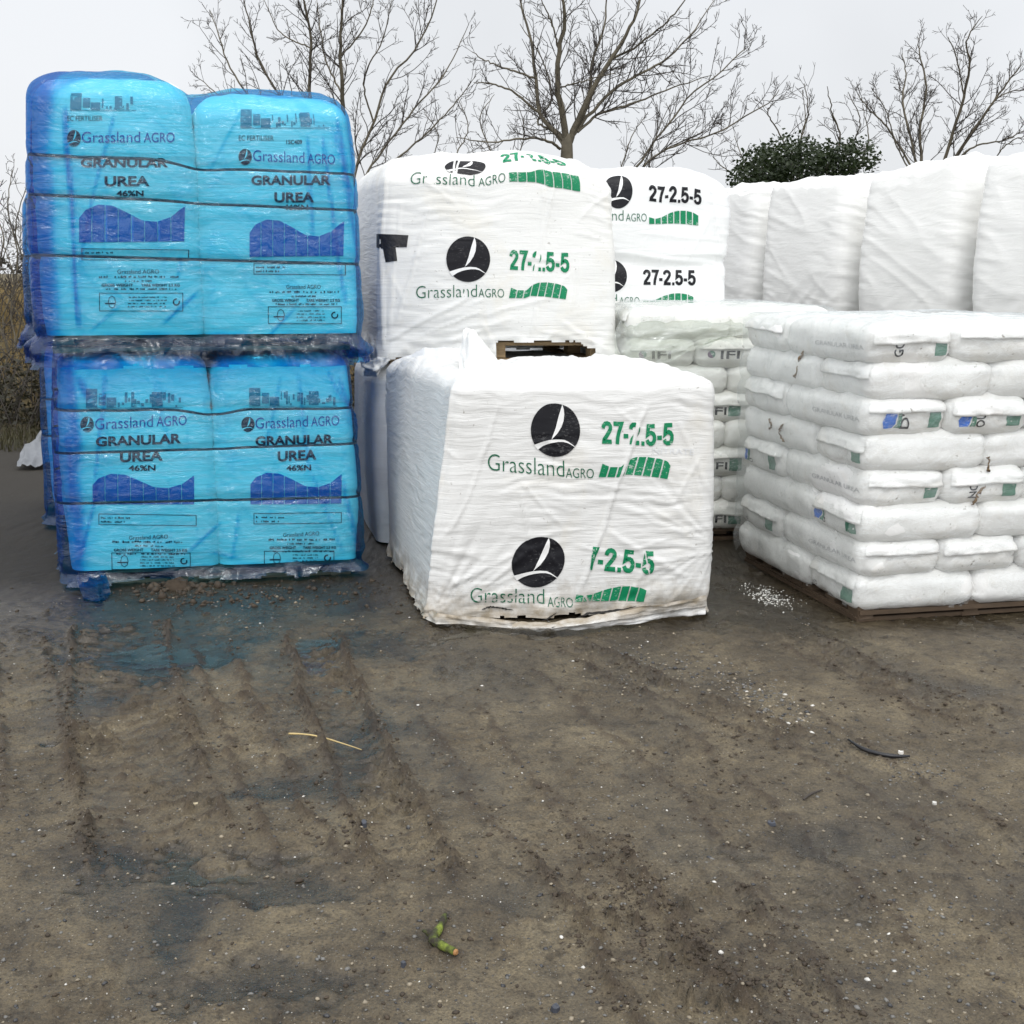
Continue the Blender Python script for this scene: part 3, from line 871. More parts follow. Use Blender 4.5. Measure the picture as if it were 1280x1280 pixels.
# grit: small stones set in the mud, each its own grey or tan, a few of them pale
for sc_, th, keep in ((95, 0.30, 0.80), (210, 0.32, 0.72)):
    vo = N(t, 'ShaderNodeTexVoronoi'); vo.inputs['Scale'].default_value = sc_; L(t, P_, vo.inputs['Vector'])
    sp = N(t, 'ShaderNodeSeparateColor'); L(t, vo.outputs['Color'], sp.inputs[0])
    inside = math_(t, 'LESS_THAN', vo.outputs['Distance'], math_(t, 'MULTIPLY', sp.outputs[1], th))
    on = math_(t, 'MULTIPLY', inside, math_(t, 'GREATER_THAN', sp.outputs[0], keep))
    st = ramp(t, sp.outputs[2], [(0.0, (0.04, 0.04, 0.042)), (0.45, (0.12, 0.11, 0.10)), (0.80, (0.22, 0.20, 0.17)), (0.97, (0.50, 0.48, 0.44))])
    c = mixc(t, math_(t, 'MULTIPLY', on, 0.85), c, st.outputs[0])
wet_shade_mul = N(t, 'ShaderNodeMapRange'); L(t, aw.outputs['Fac'], wet_shade_mul.inputs['Value'])
wet_shade_mul.inputs['To Min'].default_value = 1.0; wet_shade_mul.inputs['To Max'].default_value = 0.36
wc = N(t, 'ShaderNodeVectorMath', operation='SCALE'); L(t, c, wc.inputs[0]); L(t, wet_shade_mul.outputs[0], wc.inputs['Scale'])
sx = N(t, 'ShaderNodeSeparateXYZ'); L(t, P_, sx.inputs[0])
gr = ramp(t, math_(t, 'MULTIPLY', sx.outputs['Y'], 0.05), [(0.56, (0, 0, 0)), (0.66, (1, 1, 1))])
al = N(t, 'ShaderNodeAttribute'); al.attribute_name = 'litter_and_shade'
wl_ = N(t, 'ShaderNodeVectorMath', operation='SCALE'); wl_.inputs['Scale'].default_value = 1.0
L(t, mixc(t, math_(t, 'MULTIPLY', al.outputs['Fac'], 0.9), wc.outputs[0], (0.017, 0.014, 0.009)), wl_.inputs[0]); wc = wl_  # dark leaf debris, plus shade painted under and behind the stacks
grass_c = ramp(t, n1.outputs['Fac'], [(0.3, (0.05, 0.042, 0.018)), (0.7, (0.14, 0.105, 0.045))])
cc = mixc(t, gr.outputs[0], wc.outputs[0], grass_c.outputs[0])
b = bsdf(t, out, Roughness=0.6)
L(t, cc, b.inputs['Base Color'])
rr = math_(t, 'ADD', math_(t, 'MULTIPLY', aw.outputs['Fac'], -0.50), math_(t, 'ADD', 0.66, math_(t, 'MULTIPLY', math_(t, 'SUBTRACT', n2.outputs['Fac'], 0.5), 0.5)))
rr = math_(t, 'MAXIMUM', rr, math_(t, 'MULTIPLY', math_(t, 'MAXIMUM', ac.outputs['Fac'], al.outputs['Fac']), 0.8))
L(t, math_(t, 'MAXIMUM', rr, 0.10), b.inputs['Roughness'])
h = math_(t, 'ADD', math_(t, 'MULTIPLY', n2.outputs['Fac'], 1.0), math_(t, 'MULTIPLY', n3.outputs['Fac'], 0.5))
bs = N(t, 'ShaderNodeMapRange'); L(t, aw.outputs['Fac'], bs.inputs['Value']); bs.inputs['To Min'].default_value = 1.0; bs.inputs['To Max'].default_value = 0.35
h = math_(t, 'MULTIPLY', h, bs.outputs[0])
bump(t, b, h, 0.9, 0.016)
ground = mk('ground', np.stack([xf, yf, gz], -1), gF, m, attrs={'wet_and_shade': wet_and_shade, 'litter_and_shade': np.clip(sstep(-1.5, -2.5, xf + 0.5 * fbm(xf * 1.2, yf * 1.2, 51, 4)) * sstep(5.0, 6.6, yf) + sstep(8.6, 10.5, yf) + 0.55 * sstep(5.6, 6.6, yf), 0, 1), 'clods_and_shade': np.clip(grid_r * 0.8 + gcl + 0.95 * sstep(-1.7, -2.7, xf + 0.4 * fbm(xf * 1.2, yf * 1.2, 51, 4)) * sstep(5.2, 7.0, yf) + 0.5 * sstep(5.0, 6.3, yf + 0.3 * fbm(xf * 2, yf * 2, 53, 3)), 0, 1)})  # both soil masks include a band of painted shade at the stacks
ground['kind'] = 'structure'

# puddle water: one thin level sheet that shows only where the mud dips below it
m, t, out = new_mat('puddle_water')
ad_ = N(t, 'ShaderNodeAttribute'); ad_.attribute_name = 'depth'
tr0 = N(t, 'ShaderNodeBsdfTransparent')
L(t, mixc(t, math_(t, 'MINIMUM', math_(t, 'MULTIPLY', ad_.outputs['Fac'], 45.0), 1.0), (1, 1, 1), (0.80, 0.77, 0.68)), tr0.inputs[0])
mud = N(t, 'ShaderNodeBsdfDiffuse'); mud.inputs[0].default_value = (0.150, 0.135, 0.092, 1)
tr = N(t, 'ShaderNodeMixShader'); L(t, math_(t, 'MULTIPLY', math_(t, 'MINIMUM', math_(t, 'MULTIPLY', ad_.outputs['Fac'], 50.0), 1.0), 0.7), tr.inputs[0]); L(t, tr0.outputs[0], tr.inputs[1]); L(t, mud.outputs[0], tr.inputs[2])
gl = N(t, 'ShaderNodeBsdfGlossy'); gl.inputs['Roughness'].default_value = 0.06; gl.inputs['Color'].default_value = (0.9, 0.92, 0.95, 1)
tc = N(t, 'ShaderNodeTexCoord'); nn = noise(t, tc.outputs['Object'], 9, 3)
nb = bump(t, None, nn.outputs['Fac'], 0.10, 0.02)
fr = N(t, 'ShaderNodeFresnel'); fr.inputs['IOR'].default_value = 1.33
L(t, nb, gl.inputs['Normal']); L(t, nb, fr.inputs['Normal'])
edge = math_(t, 'MINIMUM', math_(t, 'MULTIPLY', ad_.outputs['Fac'], 400.0), 1.0)
mxs = N(t, 'ShaderNodeMixShader'); L(t, math_(t, 'MULTIPLY', fr.outputs[0], edge), mxs.inputs[0]); L(t, tr.outputs[0], mxs.inputs[1]); L(t, gl.outputs[0], mxs.inputs[2])
L(t, mxs.outputs[0], out.inputs[0])
wxs, wys = np.arange(-3.4, 3.4, 0.016), np.arange(2.0, 8, 0.016)
wX, wY = np.meshgrid(wxs, wys); nwx, nwy = len(wxs), len(wys)
WL = -0.0150
dep_ = np.clip(WL - zg(wX.ravel(), wY.ravel()), 0, .1)
jj, ii = np.meshgrid(np.arange(nwy - 1), np.arange(nwx - 1), indexing='ij')
wF = np.stack([jj * nwx + ii, jj * nwx + ii + 1, (jj + 1) * nwx + ii + 1, (jj + 1) * nwx + ii], -1).reshape(-1, 4)
wF = wF[dep_[wF].max(1) > 0]
used = np.unique(wF); rem = np.full(nwx * nwy, -1); rem[used] = np.arange(len(used))
pw_ = mk('puddle_water', np.stack([wX.ravel(), wY.ravel(), np.full(wX.size, WL)], -1)[used], rem[wF], m, attrs={'depth': dep_[used]})
pw_['kind'] = 'structure'

# ------------------------------------------------------------------ wrinkles and folds
def wrinkle(seed, amp=0.004, fs=2.2, fz=24, belly=0.010):
    def f(S, Z, F):
        wz = Z + 0.05 * fbm(S * 2.1, Z * 2.1, seed, 3)
        a = ridge(pn(S * fs, wz * fz, seed + 1)); b_ = ridge(pn(S * fs * 1.9 + 5, wz * fz * 1.7, seed + 2))
        mask = 0.25 + 0.9 * sstep(-0.35, 0.45, fbm(S * 1.6, Z * 2.2, seed + 3, 3))
        return amp * mask * (0.7 * np.clip(a, -0.6, 1) + 0.45 * np.clip(b_, -0.6, 1)) + belly * fbm(S * 1.3, Z * 1.7, seed + 4, 3)
    return f
def fold_lines(lines):
    """ridges of doubled plastic: (u0, z0, u1, z1, height, width)"""
    def f(S, Z):
        v = np.zeros(S.shape)
        for u0, z0, u1, z1, h, wd in lines:
            l = math.hypot(u1 - u0, z1 - z0); ex, ez = (u1 - u0) / l, (z1 - z0) / l
            t_ = (S - u0) * ex + (Z - z0) * ez; d = -(S - u0) * ez + (Z - z0) * ex + 0.012 * pn(t_ * 4, u0 * 7 + 2, 3)
            en = sstep(-0.05, 0.06, t_) * sstep(l + 0.05, l - 0.06, t_)
            v += h * en * np.where(d > 0, np.exp(-(d / (wd * 0.35)) ** 2), np.exp(-(d / wd) ** 2))
        return v
    return f
def pxl(load, lines):
    out = []
    for x0, y0, x1, y1, h, wd in lines:
        (u0, u1), (z0, z1) = load.uz(np.array([x0, x1]), np.array([y0, y1]))
        out.append((u0, z0, u1, z1, h, wd))
    return out
class Face:      # only the flat front of a load, to turn pixels into face coordinates before its skin exists
    uz = Load.uz
    def __init__(s, bot, top, z0, z1, bulge=0.02):
        s.bot, s.top, s.z0, s.z1, s.bulge = np.asarray(bot, float), np.asarray(top, float), z0, z1, bulge
        s.W = np.linalg.norm(s.bot[1] - s.bot[0])
def quad(FL, FR, back): return np.array([FL, FR, FR + back, FL + back])
def shrink(c, d): 
    c = np.asarray(c, float); m_ = c.mean(0); v = c - m_
    return m_ + v * (1 - d / np.abs(v).max(1).clip(0.1))[:, None]
def base_of(c, z): return (float(np.mean(c[:, 0])), float(np.mean(c[:, 1])), float(z))

# ------------------------------------------------------------------ blue film-wrapped loads of two big bags
BL_FL, BL_FR = G2(80, 738), G2(454, 721)
BL_BACK = np.array([-0.42, 1.12])
def blue_load(label, c, z0, zl, zr, seed, straps, folds, prints, detail=True, split=None, rt=0.13):
    """c = four corners; zl, zr = tops of the two bags; z0 = underside of the pallet"""
    W_ = np.linalg.norm(c[1] - c[0])
    ex = (c[1] - c[0]) / W_
    t = thing('wrapped_fertiliser_load', label, 'fertiliser load', base_of(c, z0), 'blue film-wrapped fertiliser loads')
    zb = z0 + 0.088
    make_pallet(t, shrink(c, 0.06), z0 + 0.003, M_WOOD_OLD, H=0.085)
    top = shrink(c, 0.05)
    step = 0.013 if detail else 0.03
    fc = Face(c, top, z0, (zl + zr) / 2, 0.03)
    sp = split if split else 0.5
    st_uz = []
    for (xa, ya), (xb, yb) in straps:
        u, z = fc.uz(np.array([xa, xb]), np.array([ya, yb])); st_uz.append((u[0], z[0], u[1], z[1]))
    zm = lambda k: (st_uz[k][1] + st_uz[k][3]) / 2
    bags = []
    for k, (a0, a1, zt) in enumerate(((0.052, sp * W_ - 0.004, zl), (sp * W_ + 0.004, W_ - 0.022, zr))):
        q = quad(c[0] + ex * a0, c[0] + ex * a1, c[3] - c[0])
        q = q + (q.mean(0) - q) * np.array([0.0, 0.03])
        q[:2] += (c[3] - c[0]) * 0.026; q[2:] -= (c[3] - c[0]) * 0.022
        qt = q + (q.mean(0) - q) * 0.05
        def dsp(S, Z, F, k=k):
            v = wrinkle(seed + 7 * k, 0.0028, 1.6, 30, 0.012)(S, Z, F)
            for s_ in st_uz:
                zz = s_[1] + (s_[3] - s_[1]) * (0.25 + 0.5 * k)
                v = v - 0.009 * np.exp(-((Z - zz) / 0.022) ** 2)
            return v
        bg = Load(q, qt, zb, zt, r=0.075, rt=rt, step=step, dome=0.045, bulge=0.030, disp=dsp)
        ob = bg.mesh('big_bag', M_WOVEN, t)
        bags.append((bg, ob))
    def topz(fx, fy):
        dz = (zl - (zl + zr) / 2) * np.where(fx < sp, 1, 0) + (zr - (zl + zr) / 2) * np.where(fx < sp, 0, 1)
        k = sstep(sp - 0.12, sp + 0.12, fx)
        dz = (zl - (zl + zr) / 2) * (1 - k) + (zr - (zl + zr) / 2) * k
        return dz - 0.055 * np.exp(-((fx - sp) / 0.085) ** 2) + 0.012 * fbm(fx * 4, fy * 4, seed, 3)
    fl_ = fold_lines(pxl(Face(c, top, z0, (zl + zr) / 2, 0.03), [(a, b_, c_, d_, .008, .012) for a, b_, c_, d_, e_, f_ in folds])) if folds else (lambda S, Z: 0)
    def fdisp(S, Z, F):
        v = fl_(S, Z) + wrinkle(seed + 31, 0.0030, 1.8, 16, 0.010)(S, Z, F)
        for u0, za, u1, zb_ in st_uz:
            zz = za + (zb_ - za) * np.clip((S - u0) / (u1 - u0), 0, 1)
            v = v - 0.008 * np.exp(-((Z - zz) / 0.020) ** 2)
        v = v - 0.014 * np.exp(-((S - sp * W_) / 0.03) ** 2)
        v = v + 0.010 * ridge(pn((S + Z * 0.7) * 5, (Z - S * 0.4) * 7, seed + 3)) * sstep(z0 + 0.42, z0 + 0.1, Z)
        return v
    def skirt(S, Z):
        k = sstep(z0 + 0.12, z0 - 0.02, Z)
        return k * (0.018 + 0.050 * fbm(S * 3.2, Z * 5, seed + 5, 3) + 0.022 * ridge(pn(S * 11, Z * 9, seed + 6))) - 0.02 * np.exp(-((Z - z0 - 0.08) / 0.03) ** 2)
    fm = Load(c, top, z0 - (0.10 if z0 > .5 else -0.012), (zl + zr) / 2 + 0.018, r=0.07, rt=rt, step=step, dome=0.05, bulge=0.034, disp=fdisp, topz=topz, skirt=skirt)
    SS, ZZ = np.meshgrid(fm.S, fm.Z)
    side = 1 - sstep(0.075, 0.125, SS + 0.035 * fbm(ZZ * 2.2, SS * 2, seed, 3)) + sstep(W_ - 0.03, W_ + 0.08, SS)
    lay = 1.0 + 0.10 * fbm(SS * 1.7, ZZ * 2.3, seed + 8, 3) + 3.2 * np.clip(side, 0, 1) * (0.75 + 0.45 * fbm(SS * 14, ZZ * 1.3, seed + 14, 3)).clip(0.2, 1.3)
    lay = lay + 2.2 * sstep(z0 + 0.12, z0 + 0.06, ZZ) * (0.6 + 0.9 * fbm(SS * 5, ZZ * 6, seed + 9, 3)).clip(0, 1.6)
    lay = lay + 0.35 * np.clip(ridge(fbm(SS * 3.2 + ZZ * 1.5, ZZ * 2.4, seed + 12, 3)) - 0.82, 0, 1) / 0.18 * sstep(z0 + .1, z0 + .3, ZZ)
    for x0, y0, x1, y1, amp, wd in folds:
        (u0, u1), (za, zb2) = fm.uz(np.array([x0, x1]), np.array([y0, y1]))
        l = math.hypot(u1 - u0, zb2 - za); e1, e2 = (u1 - u0) / l, (zb2 - za) / l
        t_ = (SS - u0) * e1 + (ZZ - za) * e2; d = -(SS - u0) * e2 + (ZZ - za) * e1 + 0.012 * pn(t_ * 3, u0 * 5 + 1, seed)
        lay = lay + 2.8 * amp * np.exp(-(d / max(wd * 0.75, .0075)) ** 2) * sstep(-0.02, 0.04, t_) * sstep(l + 0.02, l - 0.04, t_)
    drop = lambda S, Z: Z < z0 - (0.085 if z0 > .5 else -0.02) + 0.03 * (fbm(S * 4, S * 0, seed + 2, 3) + 0.3).clip(0)
    fo = fm.mesh('wrap_film', M_FILM, t, attrs={'layers': np.clip(lay, 0.5, 5)}, drop=drop)
    # dark straps round both bags, under the film
    for u0, za, u1, zb_ in st_uz:
        sl = (zb_ - za) / (u1 - u0)
        n = len(fm.S)
        zz = za + sl * np.clip(fm.S - u0, -0.05, u1 - u0 + 0.05)
        zz = np.where(fm.S > W_ + 0.1, zz[-1] if False else zb_ + (za - zb_) * sstep(W_ + 0.1, fm.S.max(), fm.S), zz)
        hw = 0.0065
        ring = [fm.surf(fm.S, zz + dz, -0.004 + o_) for dz, o_ in ((-hw, 0), (-hw, 0.0015), (hw, 0.0015), (hw, 0))]
        Vv = np.concatenate(ring); i = np.arange(n - 1)
        Fv = np.concatenate([np.stack([a * n + i, a * n + i + 1, (a + 1) * n + i + 1, (a + 1) * n + i], -1) for a in range(3)])
        mk('strap', Vv, Fv, M_STRAP, t)
    for k, pr in enumerate(prints):
        bg, ob = bags[k]
        D = lambda nm, shp, mt, st=3.0, cuts=(): decal(nm, bg, shp, mt, ob, 0.0032, st, cuts)
        x0, y0, x1, y1 = pr['pic']
        rg = random.Random(seed + k); shp = []
        shp += [sh_rect(x0, y0, x0 + 14, y1), sh_rect(x0 + 16, y0 + 6, x0 + 25, y1 - 3), sh_rect(x0 + 26, y0 + 11, x0 + 38, y1)]
        x = x0 + 40
        while x < x1 - 4:
            h_ = rg.uniform(2, y1 - y0 - 4)
            shp.append(sh_rect(x, y1 - h_, x + rg.uniform(1, 4), y1 - h_ * rg.uniform(0.0, 0.6))); x += rg.uniform(2, 6)
        shp.append(sh_rect(x0, y1 + 0.4, x1, y1 + 1.2))
        shp += [sh_rect(x0 + (x1 - x0) * 0.68, y0 + 4, x0 + (x1 - x0) * 0.79, y1 - 1)]
        D('picture_print', shp, M_INK_FAINT, 6)
        if 'ec' in pr: D('lettering', [sh_text('EC FERTILISER', *pr['ec'], 6.2)], M_INK_NAVY, 8)
        if 'code' in pr: D('lettering', [sh_text('15C409', *pr['code'], 5.5, 0.02)], M_INK_NAVY, 8)
        cx, cy, rx, ry = pr['emb']
        D('emblem', sh_emblem(cx, cy, rx, ry), [M_INK_NAVY, M_WOVEN], 4)
        a, b_ = pr['name']
        m1 = (a[0] + (b_[0] - a[0]) * 0.63, a[1] + (b_[1] - a[1]) * 0.63); m2 = (a[0] + (b_[0] - a[0]) * 0.67, a[1] + (b_[1] - a[1]) * 0.67)
        D('lettering', [sh_text('Grassland', a, m1, 13.5, -0.004)], M_INK_NAME, 5)
        D('lettering', [sh_text('AGRO', m2, b_, 12, 0.0)], M_INK_NAME, 5)
        D('lettering', [sh_text('GRANULAR', *pr['gran'], 12, 0.035)], M_INK_NAVY, 4)
        D('lettering', [sh_text('UREA', *pr['urea'], 12.5, 0.035)], M_INK_NAVY, 4)
        D('lettering', [sh_text('46%N', *pr['n46'], 7, 0.03)], M_INK_NAVY, 5)
        x0, y0, x1, y1 = pr['wave']
        D('wave_emblem', sh_bars(x0, y0, x1, y1, 8, 0.055, WAVE, [(0, 1), (1, .97)]), M_INK_BLUE, 3)
        x0, y0, x1, y1 = pr['box']
        D('info_panel', [sh_frame(x0, y0, x1, y1, 0.8, pr.get('bsl', 0))] + sh_dashes(x0 + 3, y0 + 6.5, x0 + 40, 2.6, seed + 3 + k) + sh_dashes(x0 + 3, y0 + 11.5, x0 + 33, 2.8, seed + 5 + k), M_INK_NAVY, 8)
        a, b_ = pr['small']
        D('lettering', [sh_text('Grassland AGRO', a, b_, 5, 0.0)], M_INK_NAVY, 8)
        x0, x1, y = pr['lines']
        cx = (x0 + x1) / 2
        D('fine_print', sh_dashes(x0, y, x1, 3.2, seed + 11 + k), M_INK_NAVY, 8)
        D('fine_print', sh_dashes(cx - 18, y + 5, cx + 18, 2.6, seed + 13 + k), M_INK_NAVY, 8)
        D('lettering', [sh_text('GROSS WEIGHT', (x0 + 3, y + 10.5), (x0 + (x1 - x0) * .42, y + 10.5), 3.6, 0.03)], M_INK_NAVY, 10)
        D('lettering', [sh_text('TARE WEIGHT 2.5 KG', (x0 + (x1 - x0) * .52, y + 10.5), (x1, y + 10.5), 3.6, 0.03)], M_INK_NAVY, 10)
        D('fine_print', sh_dashes(x0 + 6, y + 15, x1 - 2, 2.8, seed + 17 + k), M_INK_NAVY, 8)
        x0, y0, x1, y1 = pr['logo']
        hx = x0 + 16
        shp = [sh_frame(x0, y0, x1, y1, 0.8)]
        pts = [(hx + 5 * math.cos(q), (y0 + y1) / 2 + 8 * math.sin(q)) for q in np.linspace(0, 2 * math.pi, 9)[:-1]]
        pin = [(hx + 4.2 * math.cos(q), (y0 + y1) / 2 + 7.1 * math.sin(q)) for q in np.linspace(0, 2 * math.pi, 9)[:-1]]
        shp.append((np.array(pts + pin), [(i, (i + 1) % 8, 8 + (i + 1) % 8, 8 + i) for i in range(8)], 0, 0.0))
        shp += [sh_rect(hx - 9, (y0 + y1) / 2 + 1, hx + 4, (y0 + y1) / 2 + 2.5)]
        for q in range(4): shp += sh_dashes(x0 + 36, y0 + 6.5 + q * 3.9, x1 - 20, 2.0, seed + 23 + q + k)
        ec = (x1 - 8.5, (y0 + y1) / 2); ro = [(ec[0] + 4.5 * math.cos(q), ec[1] + 4.5 * math.sin(q)) for q in np.linspace(-0.4, 4.9, 20)]
        ri = [(ec[0] + 2.9 * math.cos(q), ec[1] + 2.9 * math.sin(q)) for q in np.linspace(-0.4, 4.9, 20)]
        shp.append((np.array(ro + ri), [(i, i + 1, 21 + i, 20 + i) for i in range(19)], 0, 0.0))
        D('logo_panel', shp, M_INK_NAVY, 8)
    return t, fm
cB = quad(BL_FL, BL_FR, BL_BACK)
LOW_PR = [dict(pic=(107, 486, 229, 509), emb=(109, 530, 8.4, 9.6), name=((119, 536.5), (234, 531)), gran=((120, 557), (227, 553)), urea=((150, 577), (204, 574.5)),
               n46=((161, 588), (195, 587.5)), wave=(115.5, 592, 244, 631), box=(123, 642, 246, 656), bsl=1.0, small=((161, 675), (210, 673)), lines=(139, 234, 679), logo=(139, 691, 238, 713)),
          dict(pic=(311, 485, 422, 507), emb=(309.5, 530.5, 8.4, 9.4), name=((319, 536), (424, 531.5)), gran=((319, 557), (417, 554)), urea=((347, 576), (396, 573.6)),
               n46=((358, 588), (389, 587)), wave=(313, 590.5, 427.5, 630), box=(317, 641, 427, 655), bsl=-1.5, small=((354, 671), (399, 669)), lines=(334, 420, 676), logo=(330, 689, 418, 708))]
blue_low, fm_low = blue_load('blue film-wrapped pair of urea bags standing on the mud, lower half of the tallest stack', cB, 0.0, 1.185, 1.175, 51,
    [((73, 513.6), (448, 509)), ((79, 567), (448, 554)), ((90, 629.5), (450, 621))],
    [(130, 465, 121, 600, .8, .008), (121, 600, 100, 700, .8, .010), (352, 470, 330, 560, .4, .004), (425, 470, 447, 545, .8, .008), (372, 465, 388, 590, .4, .004), (388, 590, 430, 690, .4, .004),
     (300, 640, 290, 700, .5, .004), (86, 540, 92, 640, 1.0, .014), (410, 460, 440, 520, .6, .006), (190, 480, 215, 560, .3, .004), (430, 600, 446, 690, .7, .008), (96, 470, 110, 500, 1.0, .02), (235, 690, 275, 655, .7, .008), (300, 700, 262, 690, .5, .01)],
    LOW_PR, split=0.515, rt=0.06)
c2 = np.array([cB[0] + (-0.03, -0.015), cB[1] + (0.03, -0.015), cB[2] + (0.03, 0.03), cB[3] + (-0.03, 0.03)])
UP_PR = [dict(pic=(87, 117, 170, 137), ec=((83.5, 151), (128, 151)), emb=(92, 173, 8.6, 10.5), name=((102, 178.5), (219, 178)), gran=((100.5, 209), (211, 209)), urea=((131, 232.5), (187.5, 232.2)),
              n46=((146, 245), (180, 245)), wave=(99, 256, 231, 303), box=(102, 310.5, 235, 325), bsl=1.5, small=((147, 342), (199, 342)), lines=(124, 225, 347.5), logo=(124, 366, 229, 389)),
         dict(pic=(300, 137, 412, 159), ec=((298, 175.5), (342, 175.5)), code=((358, 180), (378, 180)), emb=(306, 196, 8.4, 10), name=((316, 201), (419, 205.5)), gran=((314, 231), (414, 231)), urea=((343, 252.5), (393, 252.5)),
              n46=((354, 262.5), (385.5, 262.5)), wave=(312, 274.5, 429, 321), box=(317, 329, 431, 343), bsl=1.0, small=((358, 361), (401, 361)), lines=(337, 425, 366.5), logo=(335, 383, 427, 405))]
blue_up, fm_up = blue_load('blue film-wrapped pair of urea bags with humped top, stacked upon another blue load', c2, 1.205, 2.53, 2.46, 77,
    [((56, 197), (440, 214.5)), ((58, 244.5), (444, 262.5)), ((60, 319), (446, 330))],
    [(80, 140, 92, 300, 1.3, .014), (92, 300, 97, 410, 1.3, .012), (142, 150, 118, 240, .7, .006), (118, 240, 100, 330, .8, .007), (385, 165, 391, 300, .7, .007), (403, 165, 430, 380, .8, .007), (420, 140, 445, 360, .9, .010),
     (247, 365, 205, 405, .8, .010), (370, 385, 335, 425, .6, .007), (225, 320, 222, 350, .4, .004), (415, 150, 436, 250, .5, .006), (300, 130, 260, 210, .25, .004), (150, 380, 112, 415, .4, .004)],
    UP_PR, split=0.505)
bk = cB + np.array([-0.62, 1.42])
blue_load('blue film-wrapped load on the mud, mostly hidden behind the blue urea stack', bk, 0.0, 1.17, 1.15, 91, [((40, 500), (400, 500)), ((44, 545), (400, 545))], [], [], detail=False)
blue_load('blue film-wrapped load on top of another, peeping out behind the blue urea stack', bk + np.array([-.03, 0]), 1.20, 2.12, 2.10, 93, [((40, 250), (400, 250)), ((44, 320), (400, 320))], [], [], detail=False)
# torn tail of film trailing on the mud at the corner of the blue stack
def ribbon_sheet(name, rows, mat, parent, attrs=None, sub=6, seed=1, amp=0.008):
    """rows: list of poly-lines with equal counts -> a rumpled sheet through them"""
    A = np.array(rows, float)
    M_, Nn = A.shape[:2]
    fj = np.linspace(0, M_ - 1, (M_ - 1) * sub + 1); fi = np.linspace(0, Nn - 1, (Nn - 1) * sub + 1)
    def cub(t_): return t_ * t_ * (3 - 2 * t_)
    j0 = np.clip(fj.astype(int), 0, M_ - 2); i0 = np.clip(fi.astype(int), 0, Nn - 2)
    a = (fj - j0)[:, None, None]; b_ = (fi - i0)[None, :, None]
    Q = (A[j0][:, i0] * (1 - b_) + A[j0][:, i0 + 1] * b_) * (1 - a) + (A[j0 + 1][:, i0] * (1 - b_) + A[j0 + 1][:, i0 + 1] * b_) * a
    di = np.gradient(Q, axis=1); dj = np.gradient(Q, axis=0); n = np.cross(di, dj); n /= np.linalg.norm(n, axis=2)[..., None] + 1e-9
    U, V_ = np.meshgrid(fi, fj)
    Q = Q + n * (amp * (fbm(U * 1.3, V_ * 1.3, seed, 3) + 0.6 * ridge(pn(U * 2.3, V_ * 1.1, seed + 1))))[..., None]
    r_, c_ = Q.shape[:2]
    jj, ii = np.meshgrid(np.arange(r_ - 1), np.arange(c_ - 1), indexing='ij')
    F = np.stack([jj * c_ + ii, jj * c_ + ii + 1, (jj + 1) * c_ + ii + 1, (jj + 1) * c_ + ii], -1).reshape(-1, 4)
    at = {k: np.full(r_ * c_, v) for k, v in (attrs or {}).items()}
    return mk(name, Q.reshape(-1, 3), F, mat, parent, uv=np.stack([U.ravel() * 0.1, V_.ravel() * 0.1], -1), attrs=at)
g = lambda px, py, z: on_z(px, py, z)
ribbon_sheet('torn_film_tail', [[g(100, 700, .10), g(118, 706, .10), g(130, 712, .09)], [g(95, 722, .06), g(122, 730, .05), g(136, 728, .06)], [g(100, 738, .02), g(124, 742, .035), g(138, 742, .02)], [g(104, 748, .012), g(124, 752, .022), g(134, 748, .012)]], M_FILM, blue_low, {'layers': 3.6}, seed=3, amp=0.012)
# ------------------------------------------------------------------ white printed loads
def white_load(name, label, c, top, z0, z1, seed, mat, r, rt, folds_px=(), amp=0.004, fz=24, fs=2.2, belly=0.010, skirt=None, drop=None, topz=None, dome=0.05, bulge=0.02, step=0.0115, pallet=True, group=None, extra=None, base_z=None, wood=None):
    bz = z0 if base_z is None else base_z
    t = thing('covered_fertiliser_load', label, 'fertiliser load', base_of(np.asarray(c), bz), group)
    fc = Face(c, top, z0, z1, bulge)
    fl = fold_lines(pxl(fc, folds_px))
    wr = wrinkle(seed, amp, fs, fz, belly)
    d = lambda S, Z, F: wr(S, Z, F) * (1 - 0.6 * sstep(0.02, -0.1, S)) + fl(S, Z) + (extra(S, Z, F) if extra else 0)
    ld = Load(c, top, z0, z1, r=r, rt=rt, step=step, dome=dome, bulge=bulge, disp=d, topz=topz, skirt=skirt)
    ob = ld.mesh('cover', mat, t, drop=(lambda S, Z: drop(ld, S, Z)) if drop else None)
    if pallet: make_pallet(t, shrink(c, 0.06), bz + 0.003, wood or M_WOOD, H=0.12)
    return t, ld, ob
def rand_folds(n, x0, y0, x1, y1, seed):
    rg = random.Random(seed); out = []
    for _ in range(n):
        x, y = rg.uniform(x0, x1), rg.uniform(y0, y1); a = rg.choice([rg.uniform(-.35, .35), rg.uniform(-.35, .35), rg.uniform(.5, 1.2), rg.uniform(-1.2, -.5), rg.uniform(1.3, 1.8)]); l = rg.uniform(25, 95)
        out.append((x - l * math.cos(a) / 2, y - l * math.sin(a) / 2, x + l * math.cos(a) / 2, y + l * math.sin(a) / 2, rg.uniform(.003, .0075), rg.uniform(.007, .015)))
    return out
GRP = 'white covered fertiliser loads'
